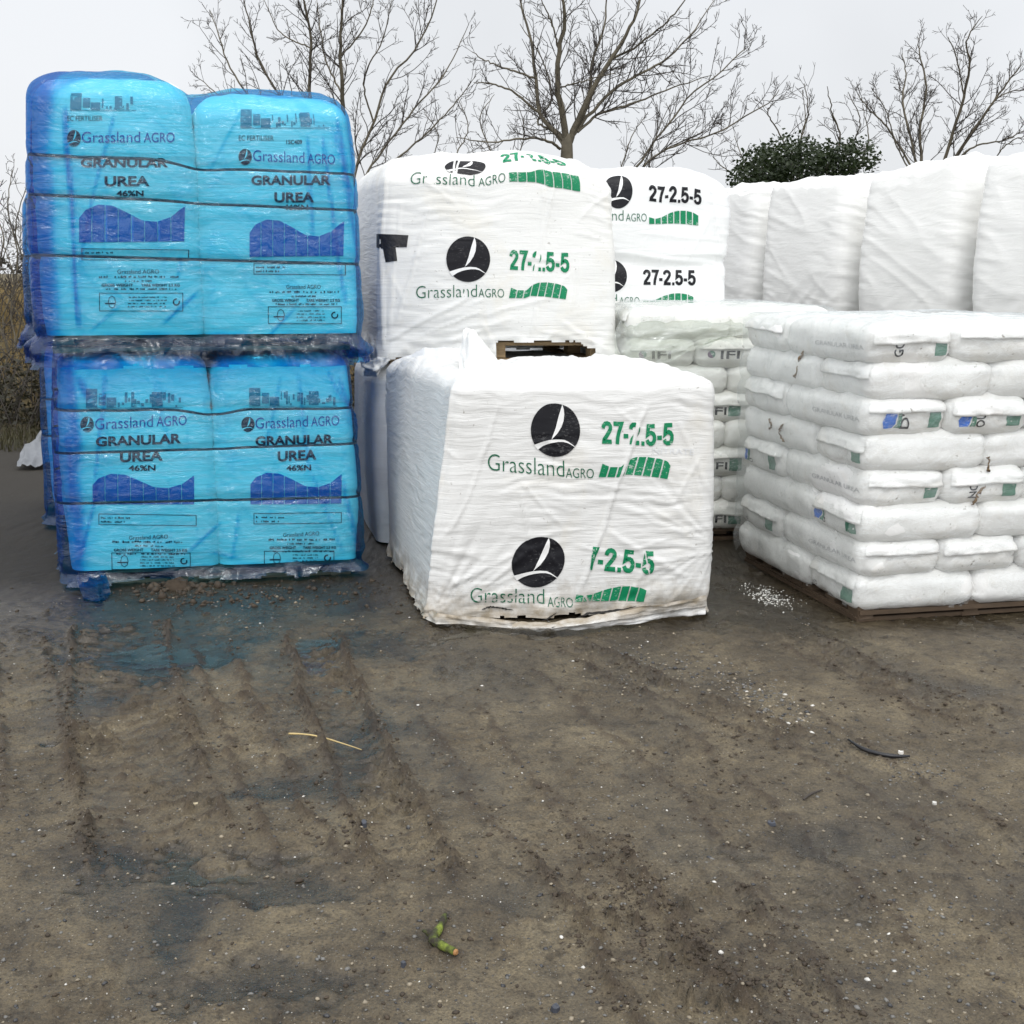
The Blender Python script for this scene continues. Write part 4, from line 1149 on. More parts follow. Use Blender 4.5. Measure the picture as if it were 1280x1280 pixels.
# the front load
F_FL, F_FR, F_BL = G2(538, 777), G2(886, 768), G2(488, 694)
cF = quad(F_FL, F_FR, F_BL - F_FL)
tF = cF + np.array([(0.135, 0.04), (0.0, 0.03), (0.0, 0.0), (0.0, 0.0)])
FOLDS_F = [(566, 486, 552, 640, .012, .016), (552, 640, 537, 775, .014, .018), (809, 508, 774, 600, .010, .012), (774, 600, 757, 660, .012, .012), (757, 660, 730, 735, .010, .013),
           (624, 508, 583, 625, .006, .010), (583, 625, 556, 672, .006, .010), (704, 598, 702, 650, .004, .006), (760, 660, 860, 720, .006, .02), (850, 530, 890, 620, .006, .012), (600, 700, 565, 690, .006, .02), (645, 690, 560, 735, .006, .02), (660, 690, 580, 755, .006, .016)]
def skF(S, Z):
    k = sstep(0.16, 0.0, Z)
    return k * (0.010 + 0.03 * fbm(S * 3, Z * 4, 5, 3) + 0.012 * ridge(pn(S * 9, Z * 8, 7)))
def topF(fx, fy):
    back = sstep(0.25, 0.6, fy)
    return 0.014 * fbm(fx * 5, fy * 5, 61, 4) + 0.050 * np.exp(-(((fx - 0.84) / 0.17) ** 2 + ((fy - 0.40) / 0.18) ** 2)) + 0.03 * np.exp(-(((fx - 0.10) / 0.14) ** 2 + ((fy - 0.6) / 0.2) ** 2)) + 0.03 * back * fbm(fx * 7, fy * 7, 63, 3)
def exF(S, Z, F):
    # tension creases fanning out from the two lower corners, soft sagging panels
    ang = np.arctan2(Z - 0.02, np.maximum(S, 0.01)); q = np.exp(-(np.hypot(S, Z) / 0.55) ** 2)
    v = 0.006 * q * ridge(pn(ang * 9, np.hypot(S, Z) * 1.2, 71))
    W_ = 1.34
    ang = np.arctan2(Z - 0.35, np.maximum(W_ - S, 0.01)); q = np.exp(-(np.hypot(W_ - S, Z - 0.35) / 0.5) ** 2)
    return v + 0.005 * q * ridge(pn(ang * 8, np.hypot(S, Z), 73))
def dropF(ld, S, Z): return Z < 0.012 + 0.03 * (fbm(S * 5, S * 0 + 2, 8, 4) + 0.1).clip(0)
loadF, ldF, coverF = white_load('front', 'white printed cover over a pallet load, standing alone in front with a torn lower edge', cF, tF, 0.004, 1.12, 11, M_COVER, 0.06, 0.06, FOLDS_F + rand_folds(22, 548, 500, 880, 760, 1), amp=0.0060, fz=19, fs=2.2, skirt=skF, topz=topF, dome=0.014, bulge=0.018, extra=exF, group=GRP, step=0.010, drop=dropF)
D = lambda nm, shp, mt, cuts=(), st=3.0, off=0.0035: decal(nm, ldF, shp, mt, coverF, off, st, cuts)
CUT = [(812, 500, 774, 600, 3.2), (774, 600, 757, 660, 3), (757, 660, 728, 740, 4)]
BW = [M_INK_BLACK, M_WHITE_INK]
D('emblem', sh_emblem(694, 538, 31, 33.2), BW)
D('lettering', [sh_text('Grassland', (609, 588), (705, 596), 20, -0.012)], M_INK_DKGREEN)
D('lettering', [sh_text('AGRO', (707, 597), (742, 597.5), 12, -0.008)], M_INK_DKGREEN)
D('number_print', [sh_number('27-2.5-5', (752, 554), (843, 557), 28)], M_INK_GREEN, [(800, 520, 790, 562, 4.5)])
D('bar_emblem', sh_bars(748, 570, 836, 598, 8, 0.17, HILL2, HILL2B, lean=7), M_INK_GREEN, CUT)
D('emblem', sh_emblem(672.5, 702, 33, 31.5, 0.12), BW)
D('lettering', [sh_text('Grassland', (588, 753), (680, 754), 18, -0.012)], M_INK_DKGREEN, [(600, 751, 660, 746, 1.6), (612, 757, 650, 740, 2.0), (700, 742, 690, 765, 1.6)])
D('lettering', [sh_text('AGRO', (684, 757), (716, 759), 11.5, -0.008)], M_INK_DKGREEN, [(600, 751, 660, 746, 1.6), (612, 757, 650, 740, 2.0), (700, 742, 690, 765, 1.6)])
D('number_print', [sh_number('27-2.5-5', (716, 710), (817, 718), 29, up=(0.06, -1))], M_INK_GREEN, [(726, 670, 716, 735, 34), (806, 690, 812, 720, 2.0)])
D('bar_emblem', sh_bars(718, 733, 806, 753, 8, 0.14, HILL, HILLB, lean=5, sl=-1), M_INK_GREEN, [(722, 728, 738, 756, 3.0)])
# faint older print showing through
D('faint_lettering', [sh_text('NITRATE', (816, 566), (868, 569), 7, 0.0)], M_INK_GREY_FAINT)
def rag(pts, seed, w_):
    """a ragged strip along pixel points: a split in the plastic"""
    rg = random.Random(seed); up, dn = [], []
    pts = np.array(pts, float); tt = np.linspace(0, len(pts) - 1, 26)
    for q in tt:
        x = np.interp(q, range(len(pts)), pts[:, 0]); y = np.interp(q, range(len(pts)), pts[:, 1])
        k = math.sin(math.pi * (q / (len(pts) - 1)) * 0.98 + 0.03) ** 0.5
        up.append((x, y - w_ * k * rg.uniform(0.2, 1.0))); dn.append((x, y + w_ * k * rg.uniform(0.2, 1.0)))
    n = len(up)
    return (np.array(up + dn), [(i, i + 1, n + i + 1, n + i) for i in range(n - 1)], 0, 0.0)
D('tear', [rag([(602, 762), (612, 759), (626, 760), (642, 763)], 1, 1.8), rag([(658, 779), (672, 776), (684, 771), (695, 764)], 2, 1.6), rag([(708, 776), (735, 768), (765, 764), (795, 757)], 4, 2.0)], M_DARK, st=4, off=0.005)
# loose torn hem trailing along the foot of the front
def hemrow(pts, z): return [on_z(x, y, z_) for (x, y), z_ in zip(pts, z)]
ribbon_sheet('torn_hem', [hemrow([(640, 779), (690, 776), (745, 768), (800, 759), (850, 752), (884, 745)], [.035, .05, .075, .10, .11, .12]),
                          hemrow([(640, 784), (690, 785), (745, 779), (800, 770), (848, 763), (884, 757)], [.03, .035, .05, .055, .065, .07]),
                          hemrow([(646, 787), (690, 789), (745, 786), (800, 779), (838, 772), (882, 768)], [.012, .010, .012, .02, .02, .03])], M_COVER, loadF, seed=9, amp=0.010, sub=12)
ribbon_sheet('torn_hem', [hemrow([(534, 756), (545, 766), (575, 770), (610, 772), (650, 778)], [.06, .06, .05, .05, .04]), hemrow([(529, 772), (545, 780), (575, 780), (610, 783), (652, 786)], [.015, .012, .012, .012, .010])], M_COVER, loadF, seed=12, amp=0.008, sub=10)
# upturned tail of the cover and the rumpled plastic behind it
ribbon_sheet('cover_tail', [[on_y(574, 478, 5.75), on_y(590, 482, 5.72), on_y(612, 482, 5.72), on_y(636, 474, 5.78)],
                            [on_y(574, 450, 5.86), on_y(588, 446, 5.80), on_y(604, 450, 5.82), on_y(630, 462, 5.86)],
                            [on_y(577, 428, 5.98), on_y(588, 422, 5.92), on_y(603, 430, 5.94), on_y(618, 446, 5.98)],
                            [on_y(580, 412, 6.06), on_y(586, 410, 6.05), on_y(592, 413, 6.05), on_y(600, 422, 6.06)]], M_COVER2, loadF, seed=21, amp=0.006, sub=10)
ribbon_sheet('cover_tail', [[on_y(536, 480, 6.05), on_y(548, 482, 5.95), on_y(562, 482, 5.88), on_y(582, 480, 5.8)],
                            [on_y(518, 464, 6.3), on_y(532, 454, 6.2), on_y(550, 452, 6.15), on_y(580, 456, 6.1)],
                            [on_y(508, 446, 6.5), on_y(530, 436, 6.5), on_y(555, 434, 6.45), on_y(578, 436, 6.4)],
                            [on_y(520, 452, 6.66), on_y(535, 444, 6.66), on_y(555, 442, 6.66), on_y(575, 444, 6.62)]], M_COVER3, loadF, seed=25, amp=0.006, sub=10)
# the load behind it, two high
S_FL, S_FR = on_y(474, 450, 6.86)[:2], on_y(771, 455, 6.98)[:2]
cS = quad(S_FL, S_FR, np.array([-0.26, 1.08]))
white_load('under', 'white wrapped load on the mud, carrying the green printed load with the pallet gap', cS + np.array([-0.03, 0.02]), cS + np.array([-0.03, 0.03]), 0.01, 1.085, 17, M_COVER3, 0.10, 0.12, amp=0.004, fz=26, group=GRP, step=0.016, dome=0.008)
tS = cS + np.array([(0.035, 0.05), (-0.045, 0.05), (-0.02, -0.03), (0.0, -0.03)])
FOLDS_S = [(482, 215, 478, 330, .012, .014), (478, 330, 482, 435, .012, .016), (500, 250, 488, 410, .006, .010), (536, 260, 497, 400, .006, .010), (681, 240, 676, 330, .006, .008), (676, 330, 664, 420, .007, .010), (590, 370, 480, 430, .007, .02), (700, 400, 768, 440, .006, .02), (640, 400, 560, 430, .005, .02), (720, 290, 757, 300, .006, .008), (700, 420, 765, 425, .006, .016)]
def skS(S, Z):
    k = sstep(1.26, 1.05, Z)
    return k * (0.010 + 0.035 * fbm(S * 3.4, Z * 4, 15, 3) + 0.012 * ridge(pn(S * 10, Z * 8, 17)))
def dropS(ld, S, Z):
    (ua, ub), _ = ld.uz(np.array([618., 742.]), np.array([440., 440.])); _, (zt, zm2) = ld.uz(np.array([680., 700.]), np.array([428., 447.]))
    edge = zt + 0.012 * fbm(S * 9, S * 0 + 1, 3, 3) - 0.05 * sstep(ub - 0.12, ub, S)
    low = 1.085 + 0.05 * fbm(S * 3.5, S * 0, 4, 4)
    return ((S > ua) & (S < ub) & (Z < edge)) | (Z < low)
def topS(fx, fy): return 0.02 * fbm(fx * 4, fy * 4, 81, 4) - 0.05 * sstep(0.85, 1.0, fx) + 0.03 * np.exp(-((fx - .62) / .15) ** 2)
loadS, ldS, coverS = white_load('second', 'white load with green numbers and a gap showing its pallet, above the front load', cS, tS, 1.05, 2.255, 23, M_COVER2, 0.07, 0.17, FOLDS_S + rand_folds(20, 480, 215, 755, 440, 2), amp=0.0042, fz=17, fs=2.0, skirt=skS, drop=dropS, topz=topS, dome=0.035, bulge=0.012, group=GRP, base_z=1.078)
D = lambda nm, shp, mt, cuts=(), st=3.0: decal(nm, ldS, shp, mt, coverS, 0.0038, st, cuts)
D('emblem', sh_emblem(585, 324, 27.5, 28.5), BW)
D('number_print', [sh_number('27-2.5-5', (637, 337), (712, 341), 24.5)], M_INK_GREEN, [(675, 305, 669, 345, 5.5)])
D('lettering', [sh_text('Grassland', (520, 373), (596, 371), 15, -0.012)], M_INK_DKGREEN, [(586, 352, 576, 378, 2.0)])
D('lettering', [sh_text('AGRO', (598, 371.5), (630, 372), 10.5, -0.008)], M_INK_DKGREEN, [(586, 352, 576, 378, 2.0)])
D('bar_emblem', sh_bars(636, 353, 708, 374, 8, 0.13, HILL2, HILL2B, lean=4), M_INK_GREEN)
D('lettering', [sh_text('Grassland', (512, 230.5), (593, 231), 14, -0.012)], M_INK_DKGREEN, [(536, 210, 538, 236, 9)])
D('lettering', [sh_text('AGRO', (598, 231.5), (632, 232), 11, -0.008)], M_INK_DKGREEN, [(536, 210, 538, 236, 9)])
D('bar_emblem', sh_bars(637, 216, 727, 238, 8, 0.10, [(0, .25), (.3, .3), (.5, .0), (1, .1)], [(0, .75), (.5, .85), (1, 1)], sl=2), M_INK_GREEN)
D('number_print', [sh_number('27-2.5-5', (631, 206), (720, 207), 16)], M_INK_GREEN_WORN, [(664, 180, 668, 210, 9)])
D('emblem', sh_emblem(580, 204, 28, 13), BW, [(563, 190, 566, 215, 3), (570, 180, 569, 220, 3.0)])
# black tape over the corner
D('tape', [sh_poly([(467, 292), (510, 294), (508, 309), (494, 309), (496, 326), (483, 328), (480, 311), (467, 309)])], M_TAPE)
# rag of film caught under its corner
ribbon_sheet('torn_hem', [[on_y(452, 448, 7.0), on_y(470, 446, 6.85), on_y(486, 446, 6.8)], [on_y(450, 458, 7.0), on_y(468, 462, 6.8), on_y(486, 452, 6.78)], [on_y(456, 470, 6.98), on_y(470, 472, 6.82), on_y(480, 460, 6.8)]], M_COVER2, loadS, seed=33, amp=0.018, sub=9)
# the third load, black numbers, farther back
T_FR = on_y(907, 405, 8.25)[:2]; T_FL = T_FR + np.array([-1.34, -0.06])
cT = quad(T_FL, T_FR, np.array([-0.20, 1.1]))
white_load('under', 'white wrapped load on the mud, hidden below the load with black numbers', cT, cT, 0.01, 1.15, 41, M_COVER3, 0.08, 0.1, group=GRP, step=0.03, dome=0.008)
tT = cT + np.array([(0.02, 0.02), (-0.01, 0.02), (-0.03, 0), (0, 0)])
FOLDS_T = [(888, 225, 902, 330, .008, .012), (800, 290, 905, 300, .006, .016), (770, 315, 900, 330, .008, .02), (880, 330, 905, 345, .012, .02)]
def exT(S, Z, F): return -0.022 * np.exp(-((Z - 1.66 - 0.03 * np.sin(S * 5)) / 0.05) ** 2)
loadT, ldT, coverT = white_load('third', 'white load with black numbers, stacked behind the piled bags', cT, tT, 1.16, 2.29, 43, M_COVER3, 0.06, 0.14, FOLDS_T + rand_folds(10, 770, 215, 900, 395, 3), amp=0.0035, fz=12, fs=1.8, belly=0.014, topz=lambda fx, fy: -0.06 * sstep(0.75, 1.0, fx) + 0.02 * fbm(fx * 4, fy * 4, 91, 3), dome=0.03, group=GRP, extra=exT, base_z=1.16)
D = lambda nm, shp, mt, cuts=(), st=3.0: decal(nm, ldT, shp, mt, coverT, 0.0038, st, cuts)
D('emblem', sh_emblem(772.5, 239, 18, 21.5), BW)
D('number_print', [sh_number('27-2.5-5', (811, 252), (877, 254), 19.5)], M_INK_BLACK)
D('lettering', [sh_text('Grassland', (715, 276), (779, 276), 13, -0.012)], M_INK_DKGREEN)
D('lettering', [sh_text('AGRO', (782, 277), (808, 277.5), 9.5, -0.008)], M_INK_DKGREEN)
D('bar_emblem', sh_bars(811, 263, 874, 281, 8, 0.16), M_INK_GREEN)
D('emblem', sh_emblem(764, 345, 19.5, 20.5), BW)
D('number_print', [sh_number('27-2.5-5', (804, 356), (870, 357), 19)], M_INK_BLACK)
D('lettering', [sh_text('Grassland', (708, 381), (771, 381), 13, -0.012)], M_INK_DKGREEN)
D('lettering', [sh_text('AGRO', (774, 381), (799, 381), 9.5, -0.008)], M_INK_DKGREEN)
D('bar_emblem', sh_bars(804, 366.5, 868, 383.5, 8, 0.16), M_INK_GREEN)

# ------------------------------------------------------------------ the row of taut white loads receding behind the bag stack, two high
def at_px(px, y): return on_y(px, 300, y)[:2]
ROW = [(at_px(868, 11.45), at_px(942, 10.55), 2.33, 2.37, 'farthest'), (at_px(954, 10.28), at_px(1056, 9.42), 2.35, 2.33, 'b'), (at_px(1074, 9.10), at_px(1198, 8.32), 2.31, 2.40, 'c'), (at_px(1217, 8.02), at_px(1380, 7.25), 2.35, 2.37, 'd')]
ROWL = [('plain white wrapped load at the row\'s far end, half hidden by the black-numbered load', 'plain white load on the mud at the far end of the hidden lower row'),
        ('plain white taut-wrapped load, second from the far end of the receding row', 'plain white load on the mud, second from the far end of the lower row'),
        ('plain white taut-wrapped load with diagonal creases, between two others in the receding row', 'plain white load on the mud, third from the far end of the lower row'),
        ('plain white wrapped load at the near end of the receding row, cut by picture edge', 'plain white load on the mud at the near end of the hidden lower row')]
GRW = 'plain white loads in the receding row'
for k, (a, b_, zl, zr, _) in enumerate(ROW):
    e = b_ - a; e = e / np.linalg.norm(e); nrm = np.array([-e[1], e[0]])
    q = quad(a, b_, nrm * 1.1)
    def ex(S, Z, F, k=k, W_=np.linalg.norm(b_ - a)):
        d1 = ridge(pn((S * 0.55 + Z * 1.0) * 4.2 + k * 3, (Z * 0.55 - S) * 1.1, 101 + k))
        e1 = np.exp(-(np.minimum(np.abs(S), np.abs(W_ - S)) / 0.22) ** 2)
        v = 0.008 * np.clip(d1, 0, 1) ** 3 * 0.7 + e1 * 0.004 * ridge(pn(S * 2.5, Z * 16 + S * 4, 111 + k)) 
        lo = sstep(1.6, 1.3, Z)
        return v + lo * 0.006 * ridge(pn((S - Z * 0.8) * 7, (Z + S * .5) * 2.5, 121 + k)) - 0.03 * e1 * 0.4
    tk = lambda fx, fy, zl=zl, zr=zr: (zl - (zl + zr) / 2) * (1 - fx) + (zr - (zl + zr) / 2) * fx + 0.03 * fbm(fx * 4, fy * 4, 131 + k, 4)
    qt = q + (q.mean(0) - q) * 0.03
    white_load('row', ROWL[k][0], q, qt, 1.19, (zl + zr) / 2, 141 + k, M_TAUT, 0.13, 0.08, amp=0.0016, fz=9, fs=1.4, belly=0.008, dome=0.03, bulge=0.045, topz=tk, extra=ex, group=GRW, step=0.015, base_z=1.17)
    white_load('row', ROWL[k][1], q, q, 0.01, 1.155, 151 + k, M_TAUT, 0.11, 0.1, group=GRW, step=0.04, dome=0.006)

# ------------------------------------------------------------------ pallets of stacked bags
ORD = ['top', 'second', 'third', 'fourth', 'fifth', 'sixth', 'seventh', 'bottom']
def bag_stack(where, c0, l, r_, z0, H, seed, mat, group, ends, side_ends, sides, mode, scale=1.0, keep_far=True):
    l, r_ = np.array(l) / np.linalg.norm(l), np.array(r_) / np.linalg.norm(r_)
    rg = np.random.RandomState(seed)
    for lev in range(8):
        A = (lev % 2 == (1 if mode == 'ifi' else 0))      # lev 0 = top layer
        z = z0 + (7 - lev) * H
        items = []
        if A:
            for k in range(3): items.append(('near', k, c0 + r_ * 0.41 * (k + .5) + l * 0.405, l, 0.81, 0.408))
            for k in range(2): items.append(('far', k, c0 + r_ * 0.615 * (k + .5) + l * 1.065, r_, 0.61, 0.505))
        else:
            for k in range(2): items.append(('near', k, c0 + r_ * 0.615 * (k + .5) + l * 0.245, r_, 0.61, 0.495))
            for k in range(3): items.append(('far', k, c0 + r_ * 0.41 * (k + .5) + l * 0.905, l, 0.82, 0.408))
        for nf, k, c, a, Lb, W_ in items:
            j = rg.uniform(-0.012, 0.012, 2)
            a2 = np.array(a) + np.array([-a[1], a[0]]) * rg.uniform(-0.012, 0.012)
            key = (lev, nf, k)
            seen_front = nf == 'near'; seen_left = k == 0
            ep = ends.get(key) if A and nf == 'near' else (side_ends.get(key) if (nf == 'far') == A and k == 0 else None)
            st = sides.get(key)
            lay = ORD[lev]
            if nf == 'near' and A: lab = f"end-on white bag, {['first','second','third'][k]} from the corner, {lay} layer of {where}"
            elif nf == 'near': lab = f"sideways white bag, {['first','second'][k]} from the corner, {lay} layer of {where}"
            elif k == 0: lab = f"white bag at the side face's back corner, {lay} layer of {where}"
            else: lab = f"white bag buried at the back of {where}"
            flap = (A and nf == 'near') or (not A and nf == 'near' and k == 0) or (A and nf == 'far' and k == 0)
            make_bag('fertiliser_bag', lab, 'bag', group, (c[0] + j[0], c[1] + j[1], z - 0.004), a2, Lb * 1.02, W_ * 1.035, H * 1.20, seed + lev * 17 + k * 3 + (50 if nf == 'far' else 0), mat, flap, ep, st)
M_PILE_FILM = film_mat('pile_film', (0.975, 0.98, 0.975), gloss=0.50, rough=0.16, haze_col=(0.88, 0.88, 0.86), haze=0.10)
def pile_film(label, c, z0, z1, H, seed, side_l, front_l):
    gr = [(z0 + k * H, 0.016, 0.022) for k in range(1, 8)]
    d = lambda S, Z, F: wrinkle(seed, 0.004, 3, 12, 0.008)(S, Z, F) + 0.005 * ridge(pn(S * 4 + Z * 6, Z * 3 - S * 5, seed + 9))
    f = Load(c, c, z0, z1, r=0.05, rt=0.05, step=0.014, dome=0.012, bulge=0.004, disp=d, grooves=gr)
    SS, ZZ = np.meshgrid(f.S, f.Z)
    lay = front_l + (side_l - front_l) * sstep(0.05, -0.05, SS) + 0.8 * np.clip(ridge(fbm(SS * 2.5 + ZZ, ZZ * 3 - SS, seed + 1, 3)) - 0.75, 0, 1) * 2 + 0.4 * fbm(SS * 2, ZZ * 3, seed + 2, 3)
    torn = lambda S, Z: (fbm(S * 2.2, Z * 2.6, seed + 4, 4) > 0.60) | (Z < z0 + 0.04 + 0.05 * fbm(S * 5, S * 0, seed + 6, 3))
    o = f.mesh('clear_film', M_PILE_FILM, None, attrs={'layers': np.clip(lay, 0.2, 4)}, drop=torn)
    return tag(o, label, 'film wrap')
cR = G2(1069, 781)
RL, RR = np.array([-0.235, 0.972]), np.array([0.980, 0.20])
gu = lambda z: ('GRANULAR UREA', 0.08, 0.44, 0.022, z - 0.012)
bag_stack('the urea pile', cR, RL, RR, 0.052, 0.163, 201, M_BAG, 'white bags of the urea pile',
    {(0, 'near', 0): [('rot', ('GO', -0.22, 0.046)), ('tab', (0.52, 0.066))],
     (2, 'near', 0): [('logo', (-0.62, 1.0)), ('rot', ("D'", 0.02, 0.044)), ('tab', (0.50, 0.066))], (2, 'near', 1): [('logo', (-0.80, 0.95)), ('rot', ('OU', -0.16, 0.044)), ('tab', (0.40, 0.066))], (2, 'near', 2): [('tab', (0.45, 0.06))],
     (4, 'near', 0): [('tab', (0.42, 0.066))], (4, 'near', 1): [('rot', ('NO', -0.28, 0.046)), ('tab', (0.35, 0.066))]},
    {(4, 'far', 0): [('logo', (-0.9, 1.0)), ('rot', ('U', -0.42, 0.030)), ('tab', (0.40, 0.075))], (6, 'far', 0): [('rot', ('G', -0.45, 0.03)), ('tab', (0.45, 0.075))],
     (3, 'near', 0): [('tab', (0.55, 0.07))], (5, 'near', 0): [('logo', (-0.85, 1.1)), ('rot', ('U', -0.36, 0.03)), ('tab', (0.45, 0.085))], (7, 'near', 0): [('rot', ('G', -0.5, 0.03)), ('tab', (0.5, 0.09))]},
    {(0, 'near', 0): gu(-0.015), (2, 'near', 0): gu(-0.01), (4, 'near', 0): gu(-0.01), (6, 'near', 0): gu(-0.01)}, 'urea')
pile_film('torn clear film wrapped round the urea pile, whitest over its shaded side face', quad(cR - RR * 0.022 - RL * 0.022, cR + RR * 1.26 - RL * 0.022, RL * 1.36), 0.05, 0.052 + 8 * 0.163 + 0.03, 0.163, 701, 1.5, 0.75)
tp = thing('wooden_pallet', 'weathered wooden pallet under the urea pile', 'pallet', base_of(quad(cR, cR + RR * 1.22, RL * 1.3), 0))
make_pallet(tp, quad(cR + RL * 0.015 + RR * 0.02, cR + RR * 1.2 + RL * 0.015, RL * 1.26), 0.0, M_WOOD_OLD, 0.058, 6)
cI = np.array([0.675, 6.93]); IL, IR = np.array([-0.10, 0.99]), np.array([0.995, 0.06])
ie = {}
for k in range(3): ie[(1, 'near', k)] = [('disc', (-0.57, -0.012, 0.023)), ('text', ('IFI', -0.31, -0.040, 0.115, 0.050, M_INK_BLACK))]
for lv in (3, 5, 7):
    for k in range(3): ie[(lv, 'near', k)] = [('text', ('IFI', -0.50, -0.046, 0.098, 0.048, M_INK_BLACK)), ('tab', (0.02, 0.075))]
bag_stack('the greyish rear pile', cI, IL, IR, 0.07, 0.163, 401, M_BAG2, 'white bags of the pile behind', ie, {}, {}, 'ifi')
pile_film('hazy clear film wrapped round the greyish rear pile', quad(cI - IR * 0.022 - IL * 0.022, cI + IR * 1.26 - IL * 0.022, IL * 1.36), 0.08, 0.07 + 8 * 0.163 + 0.03, 0.163, 731, 1.8, 1.2)
tp = thing('wooden_pallet', 'wooden pallet in shade under the bag pile behind the printed load', 'pallet', base_of(quad(cI, cI + IR * 1.22, IL * 1.3), 0))
make_pallet(tp, quad(cI + IL * 0.02, cI + IR * 1.2 + IL * 0.02, IL * 1.26), 0.0, M_WOOD_OLD, 0.08, 6)

M_CLEAR = film_mat('clear_film', (0.93, 0.95, 0.92), gloss=0.5, rough=0.14, haze_col=(0.74, 0.74, 0.68), haze=0.20)
ry = 6.86
cf = ribbon_sheet('clear_film', [[on_y(772, 402, 7.05), on_y(800, 394, 7.0), on_y(840, 393, 7.0), on_y(900, 396, 7.0), on_y(945, 398, 7.02)],
                                 [on_y(768, 416, ry), on_y(800, 412, ry - .03), on_y(842, 410, ry - .02), on_y(900, 410, ry - .02), on_y(945, 410, ry)],
                                 [on_y(768, 440, ry - .02), on_y(798, 436, ry - .05), on_y(845, 432, ry - .04), on_y(880, 425, ry - .02), on_y(930, 418, ry - .02)],
                                 [on_y(772, 470, ry), on_y(798, 462, ry - .04), on_y(838, 452, ry - .05), on_y(868, 436, ry - .04), on_y(900, 424, ry - .02)]], M_CLEAR, None, {'layers': 1.5}, seed=77, amp=0.016, sub=14)
tag(cf, 'crumpled clear film hanging over the top corner of the greyish rear pile', 'film wrap')
# ------------------------------------------------------------------ bare trees
def catmull(P, n):
    P = np.array(P, float)
    Q = np.concatenate([[2 * P[0] - P[1]], P, [2 * P[-1] - P[-2]]])
    t = np.linspace(0, len(P) - 1, n); i = np.clip(t.astype(int), 0, len(P) - 2); f = (t - i)[:, None]
    p0, p1, p2, p3 = Q[i], Q[i + 1], Q[i + 2], Q[i + 3]
    return 0.5 * (2 * p1 + (p2 - p0) * f + (2 * p0 - 5 * p1 + 4 * p2 - p3) * f ** 2 + (3 * p1 - p0 - 3 * p2 + p3) * f ** 3)
def batch_tubes(P, Rr, sides):
    """P (K,n,3), Rr (K,n) -> verts, quads"""
    K, n = P.shape[:2]
    T = np.gradient(P, axis=1); T /= np.linalg.norm(T, axis=2)[..., None] + 1e-9
    ref = np.where(np.abs(T[..., 2:3]) < 0.9, np.array([0, 0, 1.0]), np.array([1.0, 0, 0]))
    ref = np.broadcast_to(ref[:, n // 2:n // 2 + 1], T.shape)
    A = np.cross(T, ref); A /= np.linalg.norm(A, axis=2)[..., None] + 1e-9
    B = np.cross(T, A)
    th = np.arange(sides) * 2 * np.pi / sides
    V = P[:, :, None, :] + Rr[:, :, None, None] * (np.cos(th)[None, None, :, None] * A[:, :, None, :] + np.sin(th)[None, None, :, None] * B[:, :, None, :])
    k, i, s_ = np.meshgrid(np.arange(K), np.arange(n - 1), np.arange(sides), indexing='ij')
    s2 = (s_ + 1) % sides; b_ = k * n * sides
    F = np.stack([b_ + i * sides + s_, b_ + (i + 1) * sides + s_, b_ + (i + 1) * sides + s2, b_ + i * sides + s2], -1)
    return V.reshape(-1, 3), F.reshape(-1, 4)
